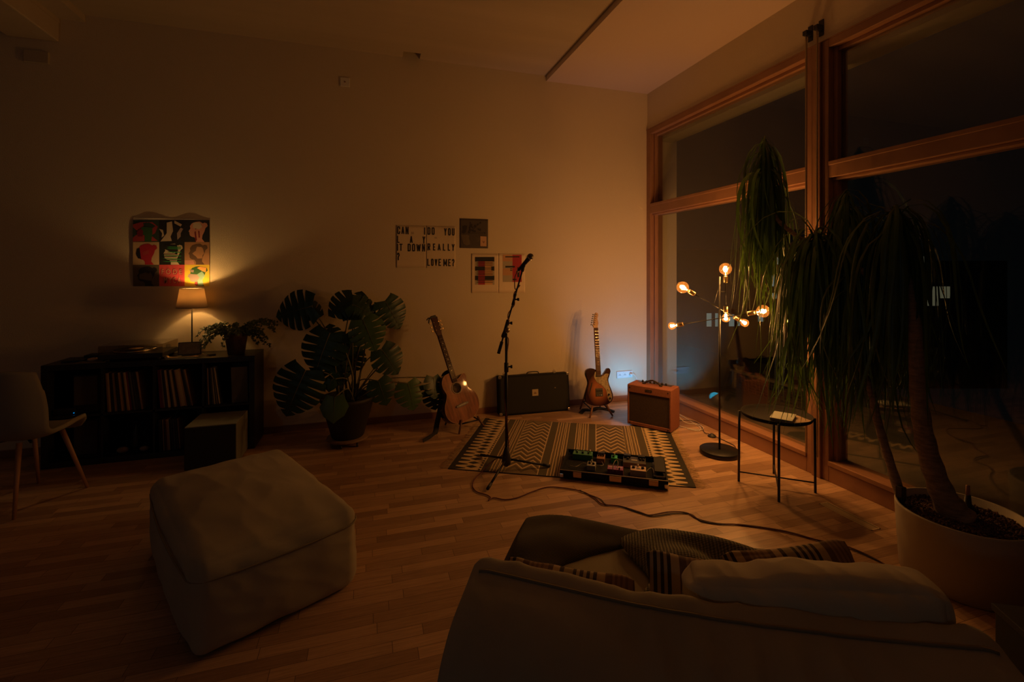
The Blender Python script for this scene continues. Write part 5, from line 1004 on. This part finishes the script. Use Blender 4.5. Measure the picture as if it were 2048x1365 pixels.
# ------------------------------------------------------------------ floor lamp with six bare bulbs
LX, LY = 2.85, 3.27
fl = thing('floor_lamp', 'black floor lamp with three crossed rods and six glowing filament bulbs', 'lamp', (LX, LY, 0))
MB().lathe([(0.0001, 0), (0.156, 0), (0.158, 0.004), (0.158, 0.034), (0.154, 0.038), (0.0001, 0.038)], 64).build('base', M_BLACK, fl)
MB().tube([(0, 0, .036), (0, 0, 1.50)], .0080, 16).build('pole', mat('lamp_black', (.01, .01, .01), .5), fl)
bulb_w = BULB_W
def arm(ctr, a, b, big_first=True, stub=None):
    """rod from a to b (local points = bulb centres), through ctr"""
    A, B_ = Vector(a), Vector(b); root = MB()
    d = (A - B_).normalized(); pts = [A - d * .105, B_ + d * .088]; root.tube(pts, .0042, 10)
    if stub: root.tube([Vector(stub[0]), Vector(stub[1])], .0045, 8)
    arm_o = root.build('arm', M_BLACK, fl)
    for P, dr, r in ((A, d, .050), (B_, -d, .034)):
        big = r > .04; k = P - dr * (r + .012); so = MB()
        so.tube([k - dr * .055, k - dr * .053, k - dr * .004, k], [.017, .019, .019, .017], 20); so.build('lamp_socket', M_BRASS, arm_o, .001)
        mtx = Matrix.Translation(P) @ dr.to_track_quat('Z', 'Y').to_matrix().to_4x4()
        if big: prof = [(.013, -.062), (.014, -.052), (.022, -.045)] + [(r * math.sin(R(q_)), -r * math.cos(R(q_))) for q_ in range(40, 181, 10)]
        else: prof = [(.012, -.046), (.013, -.038), (.020, -.028), (.029, -.012), (.033, .004), (.031, .018), (.022, .029), (.010, .0345), (.0002, .0355)]
        prof[-1] = (0.0002, prof[-1][1]); bo_ = MB().lathe(prof, 28, mtx=mtx); bo_.f = [f for f in bo_.f if len(f) == 4 or len(f) == 4]; bo_.m = [0] * len(bo_.f); bo_.sm = [True] * len(bo_.f)
        bu = bo_.build('bulb', M_BULBG, arm_o)
        fi = MB(); hh = .024 if big else .017
        for k_ in range(8):
            q_ = k_ * PI / 4; rr_ = .011 if big else .0085; rr2 = rr_ * .85
            fi.tube([mtx @ Vector((rr_ * math.cos(q_), rr_ * math.sin(q_), -hh)), mtx @ Vector((rr2 * math.cos(q_ + .5), rr2 * math.sin(q_ + .5), hh * .9))], .0024, 5)
        fi.tube([mtx @ Vector((0, 0, -.045 if big else -.035)), mtx @ Vector((0, 0, -hh * .9))], .0025, 6)
        fi.build('filament', M_FIL, arm_o)
        l_ = bpy.data.lights.new('bulb_light', 'POINT'); l_.energy = bulb_w * (1.12 if big else 0.9); l_.color = WARM; l_.shadow_soft_size = .022
        o_ = bpy.data.objects.new('bulb_light', l_); COL.objects.link(o_); o_.parent = arm_o; o_.location = P
rx, ry_ = math.cos(YAW), -math.sin(YAW)     # image-right direction; depth direction (sin, cos)
fx, fy = math.sin(YAW), math.cos(YAW)
def lp(l, d, z): return (rx * l + fx * d, ry_ * l + fy * d, z)
arm(None, lp(.050, 0.0, 1.566), lp(.053, 0, 1.150), stub=(lp(0, 0, 1.372), lp(.053, 0, 1.374)))
arm(None, lp(-.305, 0.02, 1.409), lp(.225, 0.03, 1.107))
arm(None, lp(.262, -.20, 1.225), lp(-.318, .24, 1.055))
cable('lamp_cord', 'black cord of the floor lamp looping from the amplifier to the lamp base', [(2.97, 4.10, .006), (3.123, 4.078, .01), (3.20, 4.03, .006), (3.174, 3.899, .006), (3.075, 3.73, .006), (3.072, 3.66, .014)], .0032, M_BLKPL)
q = thing('foot_switch', 'small round black foot switch on the floor by the lamp base', 'switch', (3.072, 3.623, 0)); MB().lathe([(.036, 0), (.038, .008), (.03, .018), (.014, .022), (.013, .03), (.0001, .031)], 28).build('body', M_BLKPL, q)
cable('lamp_cord', 'short black cord from the round foot switch to the lamp base', [(3.075, 3.585, .014), (3.10, 3.50, .006), (3.09, 3.36, .006), (3.03, 3.30, .008)], .0032, M_BLKPL)
cable('power_cable', 'white power cable hanging from the wall socket down behind the amplifier', [(3.0, 4.935, .31), (3.05, 4.90, .30), (3.07, 4.88, .20), (3.08, 4.85, .05), (3.12, 4.70, .006), (3.19, 4.45, .006), (3.195, 4.22, .006), (3.16, 4.02, .006), (3.13, 3.86, .006), (3.05, 3.78, .006), (2.98, 3.86, .006)], .0035, M_WHITE)
cable('power_cable', 'looped white cable on the floor between the amplifier and the window', [(3.03, 4.12, .20), (3.05, 4.08, .06), (3.09, 4.00, .008), (3.17, 3.93, .01), (3.12, 3.80, .01), (3.02, 3.83, .008), (2.96, 3.95, .008)], .0035, M_WHITE)
# white rail rising beside the window corner is the wall plug
q = thing('wall_plug', 'white plug pushed into the right end of the wall socket', 'plug', (3.003, WY - .0165, .312)); MB().tube([(0, 0, 0), (0, -.025, 0), (.01, -.035, -.004)], [.016, .015, .008], 14).build('body', M_WHITE, q)

# ------------------------------------------------------------------ side table
TX, TY, TR = 2.80, 2.648, 0.228
q = thing('side_table', 'round black metal tray table with four thin legs by the window', 'table', (TX, TY, 0))
MB().lathe([(.0001, .505), (TR - .008, .505), (TR - .004, .508), (TR, .530), (TR - .003, .530), (TR - .010, .512), (.0001, .510)], 64).build('tray', mat('tray_black', (.014, .011, .009), .8, spec=.15), q)
LEGP = [(2.612 - TX, 2.80 - TY), (2.635 - TX, 2.47 - TY), (2.985 - TX, 2.495 - TY), (2.965 - TX, 2.825 - TY)]
for x, y in LEGP: MB().tube([(x * 1.0, y * 1.0, 0), (x * .985, y * .985, .52)], .0085, 12).build('leg', M_BLACK, q)
c = MB(); c.tube([(*LEGP[0], .07), (*LEGP[2], .07)], .005, 8); c.tube([(*LEGP[1], .07), (*LEGP[3], .07)], .005, 8)
c.build('cross_brace', M_BLACK, q)
q = thing('notebook', 'pale closed notebook lying on the round black tray table', 'notebook', (2.79, 2.58, .5125), (0, 0, R(34)))
boxo('pages', (-.092, -.066, 0), (.092, .066, .014), mat('page_edge', (.4, .33, .24)), q); boxo('cover', (-.095, -.069, .014), (.095, .069, .018), mat('grey_cover', (.34, .37, .33), .6), q, .001)
q = boxo('magazine', (-.10, -.07, 0), (.10, .07, .0016), mat('magazine', (.36, .25, .16), .4), None, loc=(2.84, 2.545, .5104), rot=(0, 0, R(-6))); tag(q, 'thin open magazine lying under the pale notebook on the tray table', 'magazine')

# ------------------------------------------------------------------ floor vent
q = thing('floor_vent', 'brass slotted floor vent beside the window, near the big pot', 'vent', (2.905, 2.20, 0))
v_ = MB(); v_.box((-.036, -.17, 0), (-.029, .17, .004)); v_.box((.029, -.17, 0), (.036, .17, .004)); v_.box((-.036, -.17, 0), (.036, -.163, .004)); v_.box((-.036, .163, 0), (.036, .17, .004))
for k in range(5): x = -.022 + k * .0095; v_.box((x, -.163, .001), (x + .0050, .163, .0038))
v_.build('grate', mat('vent_brass', (.85, .68, .42), .45), q); boxo('duct', (-.029, -.163, .0002), (.029, .163, .0008), M_INK, q)

# ------------------------------------------------------------------ big pot with ponytail palm
PX, PY = 2.85, 1.58
q = thing('potted_palm', 'tall ponytail palm with drooping leaves in a wide cream pot', 'plant', (PX, PY, 0))
MB().lathe([(.0001, .0), (.238, .0), (.244, .006), (.262, .330), (.262, .338), (.258, .342), (.250, .340), (.247, .30), (.0001, .295)], 96).build('pot', M_POTW, q)
sb_ = MB(); r_ = random.Random(9)
sb_.lathe([(.0001, .302), (.245, .300)], 40)
for k in range(1500):
    a, rr_ = r_.uniform(0, 2 * PI), .238 * math.sqrt(r_.random()); s_ = r_.uniform(.006, .011)
    p = Vector((rr_ * math.cos(a), rr_ * math.sin(a), .304 + r_.uniform(-.003, .006))); mt = Matrix.Translation(p) @ Matrix.Rotation(r_.uniform(0, 6), 4, Vector((r_.random(), r_.random(), r_.random() + .01)).normalized()) @ Matrix.Diagonal((s_, s_ * .8, s_ * .65, 1))
    sb_.add([mt @ Vector(v) for v in ((1, 0, 0), (-1, 0, 0), (0, 1, 0), (0, -1, 0), (0, 0, 1), (0, 0, -1))], [(0, 2, 4), (2, 1, 4), (1, 3, 4), (3, 0, 4), (2, 0, 5), (1, 2, 5), (3, 1, 5), (0, 3, 5)])
so_ = sb_.build('clay_pebbles', M_SOIL, q); so_['kind'] = 'stuff'
def wp(*p): return (p[0] - PX, p[1] - PY, p[2])
def trunk(pts, rs, n=16):
    P = spline([wp(*p) for p in pts], 8); rr = spline([(r, 0) for r in rs], 8); return MB().tube(P, [x.x * (1 + .06 * math.sin(i * 1.7)) for i, x in enumerate(rr)], n)
trunk([(2.865, 1.60, .29), (2.82, 1.65, .42), (2.80, 1.71, .66), (2.80, 1.745, .95), (2.81, 1.77, 1.30), (2.82, 1.82, 1.55), (2.84, 1.88, 1.86)], [.078, .054, .044, .036, .030, .024, .016]).build('trunk', M_BARK, q)
trunk([(2.73, 1.765, .29), (2.765, 1.87, .52), (2.79, 1.945, .70), (2.80, 1.985, .85), (2.81, 2.07, 1.02), (2.82, 2.13, 1.25), (2.84, 2.16, 1.55), (2.85, 2.17, 2.0)], [.026, .022, .021, .020, .019, .017, .015, .012]).build('trunk', M_BARK, q)
trunk([(2.81, 1.77, 1.30), (2.81, 2.0, 1.52), (2.80, 2.30, 1.68), (2.80, 2.55, 1.84), (2.83, 2.70, 1.98), (2.85, 2.79, 2.25), (2.85, 2.80, 2.50)], [.024, .018, .015, .014, .013, .012, .009]).build('branch', M_BARK, q)
trunk([(2.80, 2.15, 1.60), (2.79, 2.28, 1.64), (2.79, 2.33, 1.74)], [.014, .013, .010]).build('branch', M_BARK, q)
c = MB(); c.box(wp(2.70, 1.755, .31), wp(2.735, 1.79, .40)); c.build('plant_clip', M_BLKPL, q, .004)
pr = random.Random(21)
def strand(mb, p, az, el, L_, w_, grav, push=None):
    n = 11; d = Vector((math.cos(az) * math.cos(el), math.sin(az) * math.cos(el), math.sin(el))); P = Vector(p); vs = []; st_ = L_ / n; side0 = Vector((-math.sin(az), math.cos(az), 0)); tw = pr.uniform(-.6, .6); ex = Vector((pr.uniform(-1, 1), pr.uniform(-1, 1), 0)) * .17; ph = pr.uniform(0, 6)
    for i in range(n + 1):
        f = i / n; ww = w_ * (0.55 + .45 * min(1, f * 5)) * (1 - f ** 3 * .92); sd_ = (side0 * math.cos(tw * f) + d.cross(side0) * math.sin(tw * f)).normalized(); up_ = sd_.cross(d).normalized()
        vs += [P - sd_ * ww / 2, P + up_ * ww * -.16, P + sd_ * ww / 2]
        d = d + Vector((0, 0, -grav * (1.0 if f < .5 else .32))) + ex * f * math.sin(ph + f * 3.2) * 1.6
        if P.z < 0.75 and f > .5: d += Vector((math.cos(az) * .22, math.sin(az) * .22, .12))
        d.normalize(); P = P + d * st_
        if P.x + PX > 3.19: P.x = 3.19 - PX; d.x = min(d.x, 0)
    fs = []
    for i in range(n): a = 3 * i; fs += [(a, a + 1, a + 4, a + 3), (a + 1, a + 2, a + 5, a + 4)]
    mb.add(vs, fs, 0, True)
def crown(name, top, bottom, n, L0, L1, w_=.012, el=(10, 85), grav=.42, bias=None, tight=1.0):
    mb = MB(); A, B_ = Vector(wp(*top)), Vector(wp(*bottom))
    for k in range(n):
        f = pr.random() ** 1.2; p = A.lerp(B_, f) + Vector((pr.uniform(-.012, .012), pr.uniform(-.012, .012), 0)); az = pr.uniform(0, 2 * PI)
        if bias is not None and pr.random() < bias[1]: az = bias[0] + pr.uniform(-.7, .7)
        strand(mb, p, az, R(pr.uniform(*el)), pr.uniform(L0, L1), w_ * pr.uniform(.7, 1.25), grav * (pr.uniform(.7, 1.5) if pr.random() > .05 else .55) * tight)
    return mb.build(name, M_PALM, q)
crown('leaf_crown', (2.85, 2.80, 2.56), (2.84, 2.76, 2.0), 150, .60, 1.15, .022, (-10, 80), 1.15)
crown('leaf_crown', (2.79, 2.33, 1.80), (2.79, 2.33, 1.66), 190, .80, 1.32, .021, (-20, 80), .95)
crown('leaf_crown', (2.85, 2.17, 2.06), (2.84, 2.16, 1.70), 150, .70, 1.30, .021, (-20, 80), 1.25)
crown('leaf_crown', (2.84, 1.88, 1.92), (2.83, 1.85, 1.75), 150, .70, 1.15, .020, (-20, 80), 1.1)
crown('leaf_crown', (2.80, 2.10, 1.52), (2.80, 2.0, 1.40), 80, .60, .95, .014, (-30, 60), .8)

# terracotta moisture stick in the pot
c = thing('watering_spike', 'small dark bottle shaped watering spike with a pale tip in the big pot', 'watering spike', (2.99, 1.63, .30))
MB().lathe([(.036, 0), (.034, .02), (.016, .035), (.012, .08)], 20).build('body', M_BLKPL, c); MB().lathe([(.0095, .08), (.0085, .13), (.0001, .133)], 14).build('tip', mat('spike_pink', (.42, .22, .14), .6), c)

# ------------------------------------------------------------------ monstera
MX, MY = -0.17, 4.47
mo = thing('potted_monstera', 'large monstera with split leaves in a dark pot on a round dolly', 'plant', (MX, MY, .062))
MB().lathe([(.0001, 0), (.130, 0), (.140, .01), (.226, .325), (.236, .33), (.236, .36), (.220, .36), (.214, .31), (.0001, .30)], 64).build('pot', M_POTB, mo)
dl = thing('plant_dolly', 'round wooden plant dolly on castors under the monstera pot', 'dolly', (MX, MY, 0)); MB().lathe([(.0001, .045), (.178, .045), (.180, .048), (.180, .058), (.178, .061), (.0001, .061)], 48).build('disc', mat('dolly_wood', (.24, .15, .08), .5), dl)
for a in (-1.9, -1.0, .3, 1.5, 2.7):
    c = MB(); x, y = .155 * math.cos(a), .155 * math.sin(a); c.tube([(x - .008, y, .018), (x + .008, y, .018)], .018, 16); c.tube([(x, y, .02), (x, y, .046)], .007, 8); c.build('castor', M_BLKPL, dl)
mr = random.Random(4)
LSEG = []
def mleaf(px_, pz, y, size, ang, tiltx=20, tiltz=0, lobes=6, m=None, origin=(0, 0)):
    """leaf whose centre is at image-plane offset; ang = direction of the tip in degrees (0 = right, -90 = down)"""
    mb = MB(); W_ = .50; cols_ = 3; nr = 7
    # outline half-width along the midrib (t from the notch to the tip)
    def hwid(t): return W_ * (math.sin(PI * min(1, max(0, t * .93 + .07)) ** 0.72) ** .8) * (1 - .10 * t)
    edges = []; k0 = -.14
    for sg in (-1, 1):
        for L_i in range(lobes):
            a0, a1 = L_i / lobes, (L_i + 1) / lobes; gap = .27 if lobes > 1 else 0.0
            for j in range(cols_):
                quad_prev = None
                for i in range(nr + 1):
                    r0 = i / nr; open_ = max(0, (r0 - .34) / .66); g = gap * (open_ ** .6) * (a1 - a0) if open_ > 0 else 0
                    if L_i == lobes - 1: ga_, gb_ = g * .5, 0
                    elif L_i == 0: ga_, gb_ = 0, g * .5
                    else: ga_ = gb_ = g * .5
                    s0 = a0 + ga_; s1 = a1 - gb_; tt = [s0 + (s1 - s0) * (j + e) / cols_ for e in (0, 1)]
                    row = []
                    for t in tt:
                        base_t = t * .88; sweep = .16 * r0 * (1 - t) - .26 * r0 * (1 - t) ** 3
                        lat = sg * hwid(t) * r0; bulge_ = -.02 * (2 * (t - a0) / (a1 - a0) - 1) ** 2 * (r0 > .9)
                        yy = base_t + sweep + bulge_
                        zz = -.20 * (lat * 2) ** 2 * .5 - .22 * (max(0, yy) ** 2) + .05 * abs(lat)
                        row.append((lat, yy - .42, zz + .008 * math.sin(t * 40)))
                    if quad_prev is not None:
                        a_, b_ = quad_prev; c_, d_ = row; b0 = len(mb.v); mb.v += [a_, b_, d_, c_]; mb.f.append([b0, b0 + 1, b0 + 2, b0 + 3] if sg > 0 else [b0 + 3, b0 + 2, b0 + 1, b0]); mb.m.append(0); mb.sm.append(True)
                    quad_prev = row
    # midrib
    mb.tube([(0, -.42 + .9 * i / 8, -.22 * (.9 * i / 8) ** 2 + .004) for i in range(9)], [.010 - .001 * i for i in range(9)], 5, 1)
    # local: x right, y toward the tip, z = leaf front. Face the camera (-y world), tip along ang in xz
    a = R(ang); tip = Vector((math.cos(a), 0, math.sin(a))); front = Vector((0, -1, 0)); side = tip.cross(front) ; Mx = Matrix((( -side.x, tip.x, front.x), (-side.y, tip.y, front.y), (-side.z, tip.z, front.z)))
    Mx = Matrix(((tip.cross(front).x, tip.x, front.x), (tip.cross(front).y, tip.y, front.y), (tip.cross(front).z, tip.z, front.z)))
    Rm = Matrix.Rotation(R(tiltz), 3, 'Z') @ Matrix.Rotation(R(-tiltx), 3, 'X') @ Mx
    vs = [(Rm @ (Vector(v) * size)) + Vector((px_ - MX, y - MY, pz - .062)) for v in mb.v]; mb.v = [tuple(v) for v in vs]
    base_ = Rm @ (Vector((0, -.40, 0)) * size) + Vector((px_ - MX, y - MY, pz - .062))
    o = mb.build('leaf', [m or M_LEAF, M_STEM], mo); wl = o.modifiers.new('weld', 'WELD'); wl.merge_threshold = .0008
    ox, oy = origin; P0 = Vector((ox, oy, .30)); mid = (P0 + base_) / 2 + Vector((0, 0, .10)); mid.x = P0.x + (base_.x - P0.x) * .35
    mb2 = MB().tube(spline([tuple(P0), tuple(mid), tuple(base_)], 8), .0055, 8); mb2.build('leaf_stem', M_STEM, mo)
def ipos(px, py, y): 
    c, s = math.cos(YAW), math.sin(YAW); u = (px - 1024) / 936; v = (542 - py) / 936; dx, dy = u * c + s, -u * s + c; k = y / dy; return dx * k, 1.55 + v * k
LV = [ # image position used only as a sketch of the plant's habit: x, z on a plane at depth y
 (588, 622, 4.50, .38, 195, 12, -10, 6), (628, 622, 4.62, .20, -20, 18, 10, 4), (683, 612, 4.55, .30, 215, 25, 0, 5), (715, 612, 4.66, .32, 75, 5, 0, 5), (728, 620, 4.48, .28, -30, 20, 10, 5), (786, 628, 4.52, .34, -62, 15, 15, 6),
 (738, 668, 4.32, .34, -68, 25, 0, 6), (644, 705, 4.34, .42, -108, 18, -8, 6), (693, 700, 4.46, .32, -80, 12, 0, 5), (780, 722, 4.40, .32, -58, 18, 12, 5), (590, 785, 4.28, .46, -112, 14, -10, 7), (675, 745, 4.40, .28, -65, 16, 0, 5),
 (668, 820, 4.12, .24, -92, 20, 0, 1), (765, 785, 4.36, .27, -72, 18, 6, 4), (822, 792, 4.46, .30, -80, 20, 10, 5), (870, 775, 4.52, .24, -95, 25, 30, 4), (868, 800, 4.60, .22, -80, 20, 10, 4), (662, 668, 4.55, .22, 100, 15, 0, 4), (660, 772, 4.30, .12, -100, 15, 0, 1), (705, 725, 4.60, .25, -100, 10, 0, 5)]
for i, (px, py, y, s_, an, tx, tz, lb) in enumerate(LV):
    X_, Z_ = ipos(px, py, y); mleaf(X_, Z_, y, s_, an, tx, tz, lb, M_LEAFY if i in (6, 12, 14) else M_LEAF, (mr.uniform(-.08, .08), mr.uniform(-.06, .06)))
c = MB()
for k in range(7):
    a = mr.uniform(0, 6.28); x, y = .07 * math.cos(a), .06 * math.sin(a); c.tube(spline([(x, y, .28), (x * 1.6, y * 1.5, .55), (x * 2 + mr.uniform(-.1, .1), y * 2, .85)], 6), .008, 8)
c.tube(spline([(.06, 0, .30), (.14, -.02, .46), (.26, -.02, .60)], 6), .006, 8); c.tube(spline([(.02, 0, .30), (.25, 0, .62), (.34, 0, .66)], 6), .004, 8)
c.build('stems', M_STEM, mo)
MB().lathe([(.0001, .302), (.211, .304)], 32).build('soil', mat('dark_soil', (.03, .02, .014), .95), mo)
